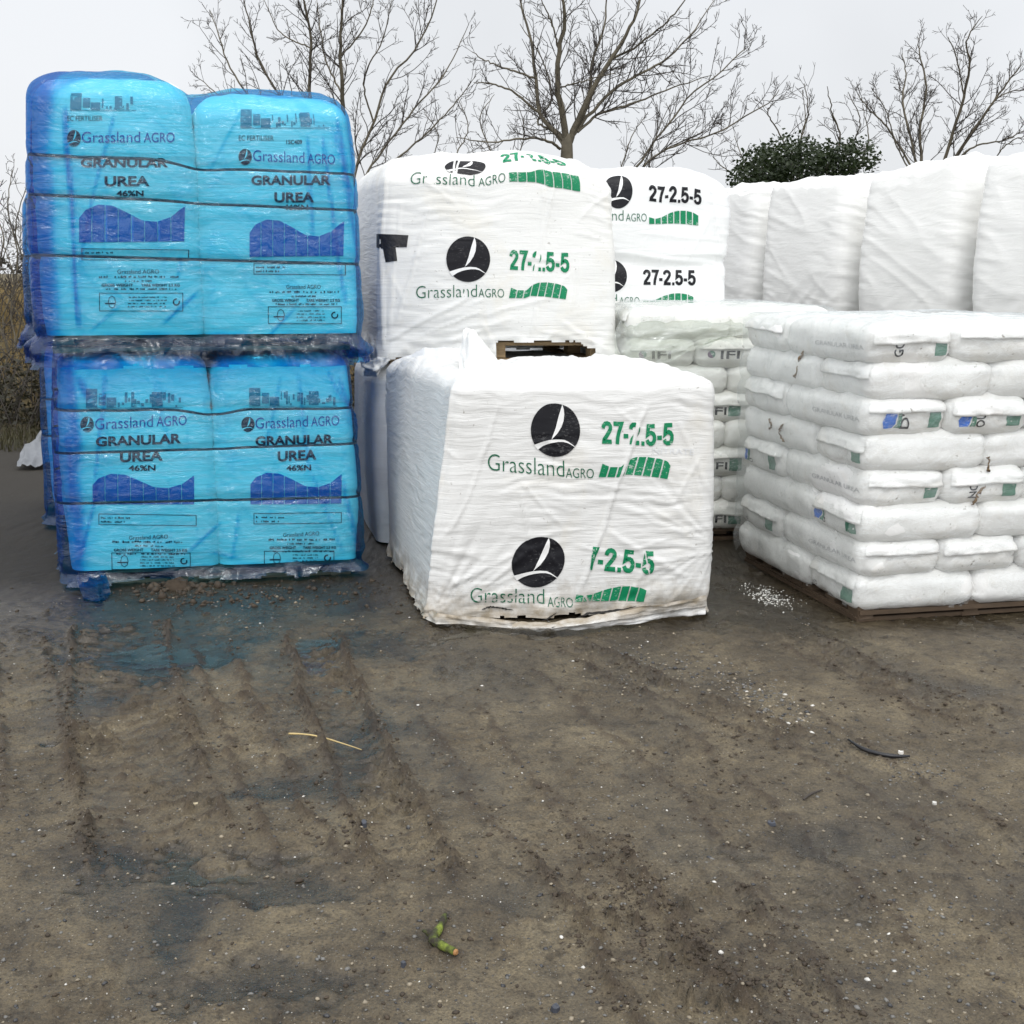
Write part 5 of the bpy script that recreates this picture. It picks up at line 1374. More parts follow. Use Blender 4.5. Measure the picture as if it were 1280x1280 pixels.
class Tree:
    def __init__(s, seed): s.rg = np.random.RandomState(seed); s.br = {0: [], 1: [], 2: [], 3: []}
    def limb(s, P, r0, r1, lev=0, dens=1.25, lscale=1.0, up=0.22, n=14, kids=True, start=0.15):
        P = np.asarray(P, float)
        t = np.linspace(0, 1, len(P))
        Rr = r0 * (1 - t) ** 0.8 + r1 * t
        s.br[lev].append((P, np.maximum(Rr, 0.0026)))
        if lev >= 3 or not kids: return
        rg = s.rg
        seg = np.linalg.norm(np.diff(P, axis=0), axis=1); ln = seg.sum()
        nk = max(2, int(ln * {0: 7.5, 1: 9.0, 2: 13.0}[lev] * dens * rg.uniform(0.8, 1.2)))
        for _ in range(nk):
            f = rg.uniform(start if lev == 0 else 0.12, 0.98)
            k = min(int(f * (len(P) - 1)), len(P) - 2)
            p = P[k] + (P[k + 1] - P[k]) * (f * (len(P) - 1) - k)
            d = P[k + 1] - P[k]; d /= np.linalg.norm(d) + 1e-9
            v = rg.randn(3); v -= d * (v @ d); v /= np.linalg.norm(v) + 1e-9
            ang = R(rg.uniform(28, 62))
            d2 = d * math.cos(ang) + v * math.sin(ang) + np.array([0, 0, up * rg.uniform(0.2, 1.0)]); d2 /= np.linalg.norm(d2)
            l2 = {0: 0.40, 1: 0.42, 2: 0.42}[lev] * min(ln, 3.2) * (1.05 - 0.75 * f) * rg.uniform(0.45, 1.15) * lscale
            l2 = max(l2, {0: .25, 1: .12, 2: .06}[lev])
            r2 = min(np.interp(f, t, Rr) * 0.55, 0.0038 + 0.0068 * l2) * rg.uniform(0.75, 1.0)
            m_ = {0: 10, 1: 7, 2: 5}[lev]
            Q = [p]; dd = d2.copy()
            for _q in range(m_ - 1):
                dd = dd + rg.randn(3) * 0.11 + np.array([0, 0, 0.07 * up / 0.35]); dd /= np.linalg.norm(dd)
                Q.append(Q[-1] + dd * l2 / (m_ - 1))
            s.limb(np.array(Q), r2, 0.0028, lev + 1, dens, lscale, up)
    def build(s, name, mat, parent, levels):
        Vs, Fs, n0, mi = [], [], 0, []
        for lev in levels:
            by = {}
            for P, Rr in s.br[lev]: by.setdefault(len(P), []).append((P, Rr))
            for n, L_ in by.items():
                V, F = batch_tubes(np.array([a for a, _ in L_]), np.array([b_ for _, b_ in L_]), {0: 7, 1: 5, 2: 4, 3: 3}[lev])
                Vs.append(V); Fs.append(F + n0); n0 += len(V); mi += [0 if lev == 0 else 1] * len(F)
        if not Vs: return None
        return mk(name, np.concatenate(Vs), np.concatenate(Fs), mat, parent, mat_idx=mi)
def tree(name, label, root_px, depth, limbs, seed, trunk_r, dens=1.25, lscale=1.0, group='bare trees on the bank', trunk_to=None, jit=0.9, cat='tree', up=0.20, mat=None):
    """limbs: list of (pixel points, base radius): traced in the photograph, then set at their own distances from the camera"""
    T = Tree(seed); rg = np.random.RandomState(seed + 1)
    b = on_y(root_px[0], root_px[1], depth)
    z0 = float(zg(b[0], depth)[0])
    t = thing(name, label, cat, (b[0], depth, z0 - 0.05), group)
    if trunk_to is not None:
        e = on_y(trunk_to[0], trunk_to[1], depth)
        P = catmull([(b[0] + 0.05, depth, z0 - 0.1), ((b[0] + e[0]) / 2 - 0.03, depth, (z0 + e[2]) / 2), e], 12)
        m = MB(); m.tube(P, np.concatenate([np.linspace(trunk_r * 1.25, trunk_r, 9), trunk_r * np.array([.95, .86, .70])]), 12)
        m.build('trunk', M_BARK, t, smooth=True)
    for pts, r0 in limbs:
        n = len(pts)
        off = np.cumsum(rg.randn(n) * 0.0) + np.linspace(0, 1, n) * rg.uniform(-jit, jit)
        P = [on_y(px, py, depth + o_) for (px, py), o_ in zip(pts, off)]
        P = catmull(P, 24)
        P[2:-1] += rg.randn(len(P) - 3, 3) * 0.005
        T.limb(P, r0 * 0.52, 0.0040, 0, dens, lscale, up, start=0.12)
    T.build('crown', [mat or M_BARK, M_TWIG], t, [0, 1, 2, 3])
    return t
tree('bare_tree', 'bare grey-brown tree with a thick forked trunk rising behind the white printed loads', (712, 400), 15.0, [
    ([(708, 178), (703, 140), (697, 110), (699, 59), (706, 24), (702, -20), (697, -90)], .085),
    ([(712, 178), (722, 150), (740, 113), (764, 74), (785, 40), (800, 0), (812, -70)], .080),
    ([(714, 172), (735, 130), (740, 80), (755, 30), (760, -40)], .050),
    ([(706, 176), (690, 160), (675, 142), (670, 101), (664, 50), (650, 0), (640, -60)], .065),
    ([(703, 180), (694, 166), (680, 158), (672, 150), (690, 120), (676, 70), (650, 30)], .035),
    ([(675, 142), (640, 114), (612, 105), (592, 103)], .030), ([(670, 98), (640, 88), (612, 78), (590, 65)], .028),
    ([(700, 186), (688, 178), (672, 173), (645, 174), (612, 178), (570, 172)], .036),
    ([(716, 170), (740, 140), (770, 110), (800, 92), (830, 76), (862, 45), (893, 0)], .045),
    ([(722, 165), (745, 145), (775, 134), (805, 124), (845, 108), (890, 94)], .036),
    ([(720, 250), (768, 232), (800, 203), (818, 178), (840, 150), (862, 120), (895, 95), (926, 66), (932, 60)], .032),
    ([(722, 260), (775, 240), (808, 205), (832, 187), (858, 178), (895, 166), (935, 143), (962, 128), (974, 112)], .030),
    ([(697, 110), (720, 104), (745, 97), (770, 92)], .02), ([(764, 74), (800, 55), (840, 20), (870, -20)], .03), ([(700, 70), (690, 30), (672, -10)], .025)], 301, .088, dens=1.1, trunk_to=(709, 168))
tree('bare_tree', 'slender bare multi-stemmed tree behind the blue stack, its twigs against grey sky', (432, 400), 16.5, [
    ([(436, 230), (430, 170), (428, 119), (426, 59), (429, 0), (431, -70)], .075),
    ([(400, 230), (391, 165), (387, 110), (389, 50), (379, 0), (372, -50)], .060),
    ([(440, 240), (448, 199), (467, 154), (485, 101), (520, 60), (545, 5), (556, -40)], .042),
    ([(445, 240), (470, 200), (515, 140), (556, 92), (586, 30)], .034),
    ([(450, 230), (500, 195), (535, 165), (568, 130), (595, 95)], .030),
    ([(428, 119), (408, 78), (400, 36), (396, 0)], .026), ([(390, 170), (350, 120), (322, 70), (310, 20), (300, -20)], .036),
    ([(380, 200), (330, 140), (290, 90), (272, 40), (262, 12)], .032), ([(375, 210), (318, 160), (275, 120), (248, 98)], .026),
    ([(426, 70), (452, 40), (466, 5), (470, -30)], .024), ([(467, 154), (455, 100), (478, 50), (490, 0)], .024), ([(388, 60), (350, 40), (330, 0)], .02)], 317, .075, dens=1.1, trunk_to=(430, 235), lscale=0.95)
tree('bare_tree', 'spreading bare tree behind the row of plain white loads, two main stems', (1170, 420), 17.5, [
    ([(1150, 240), (1152, 200), (1150, 160), (1158, 110), (1150, 70), (1147, 46)], .05),
    ([(1150, 235), (1140, 180), (1128, 130), (1132, 95), (1128, 66)], .04), ([(1170, 235), (1190, 170), (1205, 120), (1212, 80), (1208, 50), (1228, 20)], .05),
    ([(1175, 230), (1205, 180), (1240, 130), (1262, 100), (1280, 78)], .045), ([(1170, 225), (1215, 185), (1255, 175), (1285, 160)], .03), ([(1140, 210), (1110, 160), (1085, 135), (1072, 118)], .03),
    ([(1205, 120), (1195, 70), (1185, 46)], .022), ([(1175, 230), (1220, 160), (1250, 120), (1290, 110)], .03), ([(1140, 220), (1120, 180), (1108, 140), (1090, 110)], .022), ([(1235, 210), (1262, 178), (1300, 165)], .02)], 331, .07, dens=1.25, trunk_to=(1160, 232), lscale=0.85)
tree('bare_shrub', 'thin bare shrub poking up through the ivy clump', (1010, 420), 16.2, [
    ([(1005, 230), (1000, 180), (1010, 140), (1005, 104)], .026), ([(1020, 230), (1050, 180), (1040, 140), (1034, 108)], .028), ([(1000, 230), (975, 170), (960, 140), (968, 128)], .022),
    ([(1030, 230), (1062, 185), (1075, 150), (1060, 115)], .022), ([(960, 240), (930, 200), (918, 170)], .018), ([(950, 240), (905, 210), (892, 196)], .016), ([(1060, 230), (1085, 180), (1078, 130)], .022), ([(985, 200), (1006, 160), (1003, 112)], .018)], 347, .05, dens=0.85, group='bare shrubs on the bank', cat='shrub')
tree('bare_shrub', 'bare thorny thicket beside the blue stack, over dry yellow grass', (18, 470), 13.6, [
    ([(20, 440), (14, 380), (22, 320), (10, 260), (16, 212)], .022), ([(24, 440), (40, 370), (36, 300), (44, 240)], .022), ([(10, 440), (-8, 370), (4, 300), (-14, 240)], .022),
    ([(30, 440), (55, 380), (64, 320), (60, 260)], .022), ([(0, 450), (-30, 380), (-40, 300), (-34, 230)], .02), ([(20, 430), (34, 350), (20, 290), (34, 228)], .018), ([(44, 430), (24, 395), (6, 360), (-4, 330)], .014), ([(0, 400), (30, 350), (58, 330)], .012),
    ([(30, 430), (70, 370), (90, 300), (80, 230)], .02), ([(28, 445), (48, 400), (52, 350), (50, 300)], .016), ([(12, 445), (4, 400), (18, 350), (2, 300)], .016)], 353, .05, dens=0.9, group='bare shrubs on the bank', cat='shrub', lscale=1.0)
tree('bare_shrub', 'dense brown thicket farther back past the thorny one, at the field edge', (-60, 470), 15.5, [
    ([(-20, 440), (-10, 390), (0, 340), (14, 290)], .02), ([(-60, 440), (-50, 380), (-36, 330), (-30, 280)], .02), ([(10, 440), (14, 400), (30, 350), (40, 310)], .02), ([(40, 440), (44, 400), (50, 360), (66, 320)], .02),
    ([(-40, 440), (-20, 400), (10, 370), (30, 350)], .018), ([(70, 440), (60, 390), (46, 350), (40, 330)], .018), ([(0, 440), (-4, 400), (-20, 350), (-10, 300)], .018)], 367, .05, dens=1.4, group='bare shrubs on the bank', cat='shrub')
tree('bare_shrub', 'low bare scrub between the two taller bare trees behind the white loads', (600, 420), 18.5, [
    ([(580, 260), (570, 200), (585, 160), (572, 120)], .024), ([(600, 260), (615, 200), (600, 150), (618, 118)], .024), ([(620, 260), (640, 215), (655, 170), (648, 130)], .022), ([(560, 260), (540, 210), (548, 170), (530, 140)], .02), ([(610, 260), (596, 210), (590, 180)], .02), ([(760, 260), (775, 215), (790, 170), (810, 140)], .022), ([(820, 260), (812, 210), (822, 165), (838, 130)], .02)], 359, .05, dens=0.9, group='bare shrubs on the bank', cat='shrub')

# leaf scatter: many small bent leaves
def leaf_cloud(C, size, rg, droop=0.3, asp=0.6):
    n = len(C)
    d = rg.randn(n, 3); d[:, 2] = d[:, 2] * 0.5 - droop; d /= np.linalg.norm(d, axis=1)[:, None]
    v = rg.randn(n, 3); v -= d * (v * d).sum(1)[:, None]; v /= np.linalg.norm(v, axis=1)[:, None]
    nn_ = np.cross(d, v)
    l = size * rg.uniform(0.6, 1.3, n)[:, None]; w_ = l * asp
    a, b_, c, e = C, C + d * l * .5 + v * w_ * .5 + nn_ * l * .1, C + d * l, C + d * l * .5 - v * w_ * .5 + nn_ * l * .1
    V = np.stack([a, b_, c, e], 1).reshape(-1, 3)
    return V, np.arange(n * 4).reshape(-1, 4)
def leaf_mat(name, c0, c1, rough=0.5, trans=0.25):
    m, t, out = new_mat(name)
    tc = N(t, 'ShaderNodeTexCoord')
    n1 = noise(t, tc.outputs['Object'], 2.5, 4); n2 = noise(t, tc.outputs['Object'], 30, 2)
    f = math_(t, 'ADD', math_(t, 'MULTIPLY', n1.outputs['Fac'], 0.5), math_(t, 'MULTIPLY', n2.outputs['Fac'], 0.5))
    r = ramp(t, f, [(0.35, c0), (0.65, c1)])
    b = bsdf(t, out, Roughness=rough); L(t, r.outputs[0], b.inputs['Base Color'])
    tl = N(t, 'ShaderNodeBsdfTranslucent'); L(t, r.outputs[0], tl.inputs[0])
    mxs = N(t, 'ShaderNodeMixShader'); mxs.inputs[0].default_value = trans
    L(t, b.outputs[0], mxs.inputs[1]); L(t, tl.outputs[0], mxs.inputs[2]); L(t, mxs.outputs[0], out.inputs[0])
    return m
M_IVY = leaf_mat('ivy_leaf', (0.008, 0.017, 0.006), (0.040, 0.060, 0.018))
M_BRAMBLE = leaf_mat('bramble_leaf', (0.012, 0.013, 0.006), (0.045, 0.040, 0.018))
M_DRY = leaf_mat('dry_grass_blade', (0.16, 0.115, 0.045), (0.36, 0.27, 0.12), 0.7)
M_HEDGE = leaf_mat('far_hedge_leaf', (0.030, 0.030, 0.020), (0.075, 0.066, 0.045))
M_GREENGRASS = leaf_mat('green_grass_blade', (0.03, 0.030, 0.012), (0.085, 0.075, 0.032), 0.6)
def clump_points(cs, n, rg, shell=0.75):
    out = []
    tot = sum(r_[0] * r_[2] for _, r_ in cs)
    for c, r_ in cs:
        k = int(n * r_[0] * r_[2] / tot)
        v = rg.randn(k, 3); v /= np.linalg.norm(v, axis=1)[:, None]
        q = v * (rg.uniform(shell ** 3, 1, k) ** (1 / 3))[:, None] * (1 + 0.28 * fbm(v[:, 0] * 2.5 + c[0], v[:, 2] * 2.5 + v[:, 1] * 2 + c[2], 7, 3))[:, None]
        out.append(np.array(c) + q * np.array(r_))
    return np.concatenate(out)
rg = np.random.RandomState(5)
iv = thing('ivy_shrub', 'dark green ivy clump showing above the row of plain white loads', 'shrub', (3.2, 14.0, float(zg(3.2, 14.0)[0])))
cs = []
for px, py, ry in ((950, 208, .26), (975, 200, .30), (1000, 200, .26), (1022, 205, .24), (1050, 200, .22), (1070, 198, .24), (1035, 212, .25), (962, 222, .3), (930, 222, .18)):
    c = on_y(px, py, 14.0 + rg.uniform(-.4, .4)); cs.append((c, (ry * 1.05, .45, ry)))
for q in range(10):
    c = on_y(rg.uniform(935, 1085), rg.uniform(250, 330), 14.0 + rg.uniform(-.5, .5)); cs.append((c, (.34, .5, .34)))
pts = clump_points(cs, 20000, rg, 0.35)
V, F = leaf_cloud(pts, 0.052, rg)
mk('foliage', V, F, M_IVY, iv, smooth=False)
st = MB()
for px in (950, 975, 1000, 1030, 1060):
    a = on_y(px, 320, 14.0); z0 = float(zg(a[0], 14.0)[0]); b_ = on_y(px + rg.uniform(-12, 12), 205, 14.0)
    st.tube(catmull([(a[0], 14.0, z0 - .05), ((a[0] + b_[0]) / 2 + .05, 14.05, (z0 + b_[2]) / 2), b_], 8), np.linspace(.035, .012, 8), 6)
st.build('stem', M_BARK, iv)
# dry grass on the bank, brambles at its foot, a far hedge
def blades(n, xr, yr, hmin, hmax, seed, lean=0.35, wd=0.006):
    rg = np.random.RandomState(seed)
    x, y = rg.uniform(*xr, n), rg.uniform(*yr, n)
    k = fbm(x * 0.8, y * 0.8, seed, 3) > -0.15
    x, y = x[k], y[k]; n = len(x)
    z = zg(x, y) - 0.02
    h = rg.uniform(hmin, hmax, n) * (0.8 + 0.3 * pn(x * 1.2, y * 1.2, seed))
    th = rg.uniform(0, 2 * np.pi, n); lx, ly = np.cos(th) * lean * rg.rand(n), np.sin(th) * lean * rg.rand(n)
    ph = rg.uniform(0, np.pi, n); wx, wy = np.cos(ph) * wd, np.sin(ph) * wd
    b0 = np.stack([x - wx, y - wy, z], 1); b1 = np.stack([x + wx, y + wy, z], 1)
    m0 = np.stack([x + lx * h * .45 - wx * .7, y + ly * h * .45 - wy * .7, z + h * .6], 1); m1 = np.stack([x + lx * h * .45 + wx * .7, y + ly * h * .45 + wy * .7, z + h * .6], 1)
    t0 = np.stack([x + lx * h * 1.1, y + ly * h * 1.1, z + h * .95], 1)
    V = np.stack([b0, b1, m0, m1, t0], 1).reshape(-1, 3)
    i = np.arange(n)[:, None] * 5
    F = np.concatenate([i + np.array([0, 1, 3]), i + np.array([0, 3, 2]), i + np.array([2, 3, 4])])
    return V, F
V, F = blades(26000, (-9.5, -1.0), (13.2, 22), 0.35, 0.75, 11)
V2, F2 = blades(9000, (-1.0, 9.5), (13.2, 20), 0.35, 0.7, 12)
tag(mk('dry_grass', np.concatenate([V, V2]), np.concatenate([F, F2 + len(V)]), M_DRY, smooth=False), 'tall dry yellow grass on the bank behind the yard', 'grass', kind='stuff')
V, F = blades(9000, (-8.5, -2.0), (10.6, 12.6), 0.06, 0.24, 13, 0.6)
tag(mk('rough_grass', V, F, M_GREENGRASS, smooth=False), 'short rough grass along the edge of the mud', 'grass', kind='stuff')
cs = []
for q in range(64):
    x, y = rg.uniform(-9, 1.0), rg.uniform(11.9, 13.6); r_ = rg.uniform(.25, .5); z = float(zg(x, y)[0])
    cs.append(((x, y, z + r_ * .55), (r_ * 1.3, r_, r_ * .9)))
for q in range(14):
    x, y = rg.uniform(1, 9), rg.uniform(12.2, 13.6); r_ = rg.uniform(.25, .45); z = float(zg(x, y)[0])
    cs.append(((x, y, z + r_ * .55), (r_ * 1.3, r_, r_ * .9)))
pts = clump_points(cs, 26000, rg, 0.5)
V, F = leaf_cloud(pts, 0.06, rg, 0.1, 0.5)
Vb, Fb = [], []
K = 900
P0 = np.stack([rg.uniform(-9, 2, K), rg.uniform(11.5, 13.8, K)], 1); zz = zg(P0[:, 0], P0[:, 1])
th = rg.uniform(0, 2 * np.pi, K); ln = rg.uniform(.4, 1.2, K); tt = np.linspace(0, 1, 6)
arc = np.stack([P0[:, 0, None] + np.cos(th)[:, None] * ln[:, None] * tt * .9, P0[:, 1, None] + np.sin(th)[:, None] * ln[:, None] * tt * .9, zz[:, None] + ln[:, None] * 1.1 * np.sin(tt * 2.4) * .75], -1)
Vt, Ft = batch_tubes(arc, np.tile(np.linspace(.006, .003, 6), (K, 1)), 3)
tag(mk('undergrowth', np.concatenate([V, Vt]), np.concatenate([F, Ft + len(V)]), [M_BRAMBLE, M_TWIG], smooth=False, mat_idx=np.concatenate([np.zeros(len(F)), np.ones(len(Ft))])), 'dark tangled brambles at the foot of the bank', 'undergrowth', kind='stuff')
cs = []
for q in range(70):
    x = -34 + q * 1.0; y = 44 + 2 * math.sin(q * .7); r_ = rg.uniform(.7, 1.25)
    cs.append(((x, y, float(zg(x, y)[0]) + r_ * .5), (r_ * 1.1, 1.0, r_)))
pts = clump_points(cs, 22000, rg, 0.6)
V, F = leaf_cloud(pts, 0.20, rg)
tag(mk('far_hedgerow_foliage', V, F, M_HEDGE, smooth=False), 'low brown hedgerow far beyond the bank', 'hedgerow', kind='stuff')

# ------------------------------------------------------------------ litter, stones and crumbs on the mud
def stones(n, pick, smin, smax, seed, flat=0.6):
    rg = np.random.RandomState(seed)
    x, y = pick(n, rg); n = len(x)
    z = zg(x, y)
    s_ = smin * (smax / smin) ** (rg.rand(n) ** 2.2)
    base = np.array([(1, 0, 0), (.5, .8, .1), (-.5, .9, 0), (-1, .1, .05), (-.5, -.8, 0), (.6, -.8, .1), (.3, .3, .9), (-.4, .2, 1), (0, -.5, .85), (0, 0, -.6)])
    fc = np.array([(0, 1, 6), (1, 2, 7), (2, 3, 7), (3, 4, 8), (4, 5, 8), (5, 0, 8), (0, 6, 8), (6, 7, 8), (1, 7, 6), (3, 8, 7), (1, 0, 9), (2, 1, 9), (3, 2, 9), (4, 3, 9), (5, 4, 9), (0, 5, 9)])
    V = base[None] * (1 + rg.uniform(-.3, .3, (n, 10, 3)))
    th = rg.uniform(0, 2 * np.pi, n); c, s2 = np.cos(th), np.sin(th)
    el = rg.uniform(.55, 1.0, n)
    X = V[..., 0]; Y = V[..., 1] * el[:, None]
    V = np.stack([X * c[:, None] - Y * s2[:, None], X * s2[:, None] + Y * c[:, None], V[..., 2] * flat * rg.uniform(.5, 1.1, n)[:, None]], -1) * s_[:, None, None]
    V += np.stack([x, y, z + s_ * .02], -1)[:, None]
    F = (fc[None] + np.arange(n)[:, None, None] * 10).reshape(-1, 3)
    return V.reshape(-1, 3), F, rg
def in_view(n, rg):
    px, py = rg.uniform(-40, 1320, n), 700 + 620 * rg.rand(n) ** 0.9
    p = G2(px, py); k = (p[:, 1] < 5.9)
    return p[k, 0], p[k, 1]
def near_px(cx, cy, sx, sy, rot=0.0):
    def f(n, rg):
        a, b_ = rg.randn(n) * sx, rg.randn(n) * sy
        p = G2(cx + a * math.cos(rot) - b_ * math.sin(rot), cy + a * math.sin(rot) + b_ * math.cos(rot))
        return p[:, 0], p[:, 1]
    return f
M_STONE = [plain_mat('grey_stone', (0.15, 0.145, 0.135), .6), plain_mat('dark_stone', (0.045, 0.045, 0.048), .45), plain_mat('tan_stone', (0.26, 0.22, 0.16), .65), plain_mat('white_stone', (0.62, 0.60, 0.56), .55)]
M_CLOD = plain_mat('mud_clod', (0.050, 0.036, 0.023), 0.75, 0.4, 12, 0.5, 60)
sets = [stones(5200, in_view, .0018, .009, 1), stones(600, near_px(880, 840, 75, 14, .32), .002, .012, 2), stones(350, near_px(960, 880, 40, 14, .4), .002, .012, 3), stones(260, near_px(800, 850, 60, 16, .2), .002, .009, 4), stones(200, near_px(1120, 1160, 60, 50), .002, .010, 6), stones(200, near_px(330, 760, 120, 12), .002, .012, 8), stones(140, near_px(1150, 960, 30, 8), .002, .008, 9)]
Vs, Fs, Mi, n0 = [], [], [], 0
for V, F, r2 in sets:
    Vs.append(V); Fs.append(F + n0); n0 += len(V)
    Mi.append(np.repeat(r2.choice(4, len(V) // 10, p=[.43, .35, .20, .02]), 16))
tag(mk('gravel', np.concatenate(Vs), np.concatenate(Fs), M_STONE, smooth=False, mat_idx=np.concatenate(Mi)), 'loose grit and small stones scattered over the mud', 'gravel', kind='stuff')
# crumbs of mud thrown up along the wheel tracks
def on_ruts(n, rg):
    X, Y = [], []
    for pts, w_, dep, rh, bh in RUTS:
        P = G2(np.array([p[0] for p in pts]), np.array([p[1] for p in pts]))
        k = int(n * rh * 10); q = rg.rand(k) * (len(P) - 1); i = np.clip(q.astype(int), 0, len(P) - 2); f = (q - i)[:, None]
        c = P[i] + (P[i + 1] - P[i]) * f; e = P[i + 1] - P[i]; e /= np.linalg.norm(e, axis=1)[:, None]
        sd2 = rg.choice([-1, 1], k) * (w_ / 2 + .01) + rg.randn(k) * .03
        keep = pn(q * 5, w_ * 30 + np.sign(sd2), 6) > -0.1
        X.append((c[:, 0] - e[:, 1] * sd2)[keep]); Y.append((c[:, 1] + e[:, 0] * sd2)[keep])
    return np.concatenate(X), np.concatenate(Y)
cr_ = [stones(3600, on_ruts, .002, .012, 21, .6), stones(700, near_px(790, 1130, 60, 30, .9), .002, .011, 22, .5), stones(420, near_px(960, 1230, 75, 34, .5), .002, .011, 23, .5), stones(420, near_px(330, 745, 110, 9), .004, .022, 24, .7), stones(1500, in_view, .002, .010, 25, .6), stones(160, near_px(225, 735, 26, 5), .006, .035, 26, .9), stones(160, near_px(880, 975, 70, 40), .003, .012, 27), stones(200, near_px(1180, 880, 80, 30), .003, .014, 28)]
Vs, Fs, n0 = [], [], 0
for V, F, r2 in cr_: Vs.append(V); Fs.append(F + n0); n0 += len(V)
tag(mk('mud_crumbs', np.concatenate(Vs), np.concatenate(Fs), M_CLOD, smooth=True), 'dark crumbs of mud thrown up along the wheel tracks', 'mud', kind='stuff')
V, F, r2 = stones(260, near_px(962, 746, 16, 5, .3), .003, .007, 31, .8)
tag(mk('spilled_granules', V, F, plain_mat('white_granule', (.72, .72, .68), .5), smooth=True), 'white granules spilled on the mud beside the urea pile', 'granules', kind='stuff')
V, F, r2 = stones(40, near_px(400, 935, 200, 110), .002, .004, 33, .8)
V2, F2, r2 = stones(25, in_view, .002, .004, 34, .8)
tag(mk('scattered_granules_gravel', np.concatenate([V, V2]), np.concatenate([F, F2 + len(V)]), MATS['white_granule'], smooth=True), 'stray white granules dotted over the mud', 'granules', kind='stuff')

def gp(px, py, dz=0.0):
    p = G2(px, py); return np.array([p[0], p[1], float(zg(p[0], p[1])[0]) + dz])
def piece(name, label, cat, pts, rads, mat, sides=8, seed=0, group=None, squash=1.0, parent_parts=None):
    """a bent stick-like piece lying on the mud"""
    P = catmull([gp(x, y, dz) for x, y, dz in pts], 26)
    q = np.linspace(0, 1, 26); line = P[0, 2] + (P[-1, 2] - P[0, 2]) * q
    P[:, 2] = line + max(0.0, float((zg(P[:, 0], P[:, 1]) - line).max()) * 0.55 + 0.001) * np.sin(q * np.pi)
    rd = np.interp(np.linspace(0, 1, 26), np.linspace(0, 1, len(rads)), rads) * (1 + 0.12 * pn(np.linspace(0, 9, 26), seed + .5, seed))
    m = MB(); m.tube(P, rd, sides)
    o = m.build(name, mat, None, smooth=True)
    return tag(o, label, cat, group), P, rd
m, t, out = new_mat('mossy_bark')
tc = N(t, 'ShaderNodeTexCoord'); n1 = noise(t, tc.outputs['Object'], 32, 4, .6)
b = bsdf(t, out, Roughness=.85); L(t, ramp(t, n1.outputs['Fac'], [(.40, (.030, .024, .015)), (.52, (.06, .075, .012)), (.70, (.20, .25, .03))]).outputs[0], b.inputs['Base Color'])
n2 = noise(t, tc.outputs['Object'], 110, 4); bump(t, b, n2.outputs['Fac'], .8, .006)
M_MOSS = m
stick = thing('mossy_stick', 'short bent stick with bright green moss and a raw broken end', 'stick', gp(550, 1180))
P = catmull([gp(557, 1147, .010), gp(549, 1166, .010), gp(541, 1178, .012), gp(553, 1188, .012), gp(569, 1196, .013)], 30)
ms = MB(); ms.tube(P, np.interp(np.linspace(0, 1, 30), [0, .1, .5, .9, 1], [.005, .009, .0125, .010, .0085]) * (1 + .18 * pn(np.linspace(0, 8, 30), .3, 3)), 10)
ms.build('bark', M_MOSS, stick, smooth=True)
e = P[-1] - P[-3]; e /= np.linalg.norm(e)
ms = MB(); ms.tube([P[-1] - e * .004, P[-1] + e * .003, P[-1] + e * .006], [.0082, .0078, .005], 10); ms.build('broken_end', plain_mat('raw_wood', (.30, .15, .055), .7), stick)
ms = MB(); k = 13; ms.tube([P[k], P[k] + np.array([-.018, .004, .012]), P[k] + np.array([-.026, .002, .016])], [.009, .006, .003], 7); ms.build('twig_stub', M_MOSS, stick, smooth=True)
piece('straw_stalk', 'single pale straw stalk lying across the wheel track', 'straw', [(361, 922, .012), (385, 926, .016), (412, 930, .014), (452, 936, .010)], [.0035, .003, .0028, .0018], plain_mat('straw', (.50, .38, .17), .6), 6, 2)
piece('black_strip', 'curved black plastic strip lying on the mud', 'strip', [(1060, 929, .012), (1078, 940, .018), (1100, 946, .018), (1120, 948, .014), (1137, 947, .010)], [.004, .0075, .008, .007, .004], M_TAPE, 6, 4)
piece('black_twig', 'small dark twig lying on bare mud', 'twig', [(1004, 1002, .006), (1014, 995, .010), (1028, 990, .006)], [.003, .004, .002], M_TWIG, 6, 6)
def slab(name, label, cat, px, py, w_, d, h, mat, seed, group=None, lift=0.0):
    rg = np.random.RandomState(seed); p = gp(px, py, lift)
    n = 9; th = np.sort(rg.uniform(0, 2 * np.pi, n)); th = np.linspace(0, 2 * np.pi, n, endpoint=False) + rg.uniform(-.2, .2, n)
    r_ = rg.uniform(.7, 1.1, n)
    lo = np.stack([np.cos(th) * w_ * r_, np.sin(th) * d * r_, np.full(n, -.004)], 1); hi = lo * np.array([.86, .86, 0]) + np.array([0, 0, h]) + np.stack([np.zeros(n), np.zeros(n), rg.uniform(-.2, .2, n) * h], 1)
    V = np.concatenate([lo, hi]) + p
    F = [(i, (i + 1) % n, n + (i + 1) % n, n + i) for i in range(n)] + [tuple(range(n, 2 * n)), tuple(range(n))[::-1]]
    return tag(mk(name, V, F, mat, smooth=False), label, cat, group)
M_SLATE = plain_mat('blue_slate', (.050, .055, .070), .35)
slab('slate_chip', 'dark blue slate chip near the lower edge, below the mossy stick', 'stone', 695, 1260, .013, .012, .010, M_SLATE, 1)
slab('slate_chip', 'small dark slate chip beside the mossy stick', 'stone', 504, 1211, .008, .009, .009, M_SLATE, 2)
slab('slate_chip', 'dark blue stone at the edge of the wheel track, past the straw', 'stone', 455, 1031, .011, .015, .014, M_SLATE, 3)
slab('slate_chip', 'flat grey slate chip on open mud below the black strip', 'stone', 965, 1028, .015, .014, .006, M_SLATE, 4)
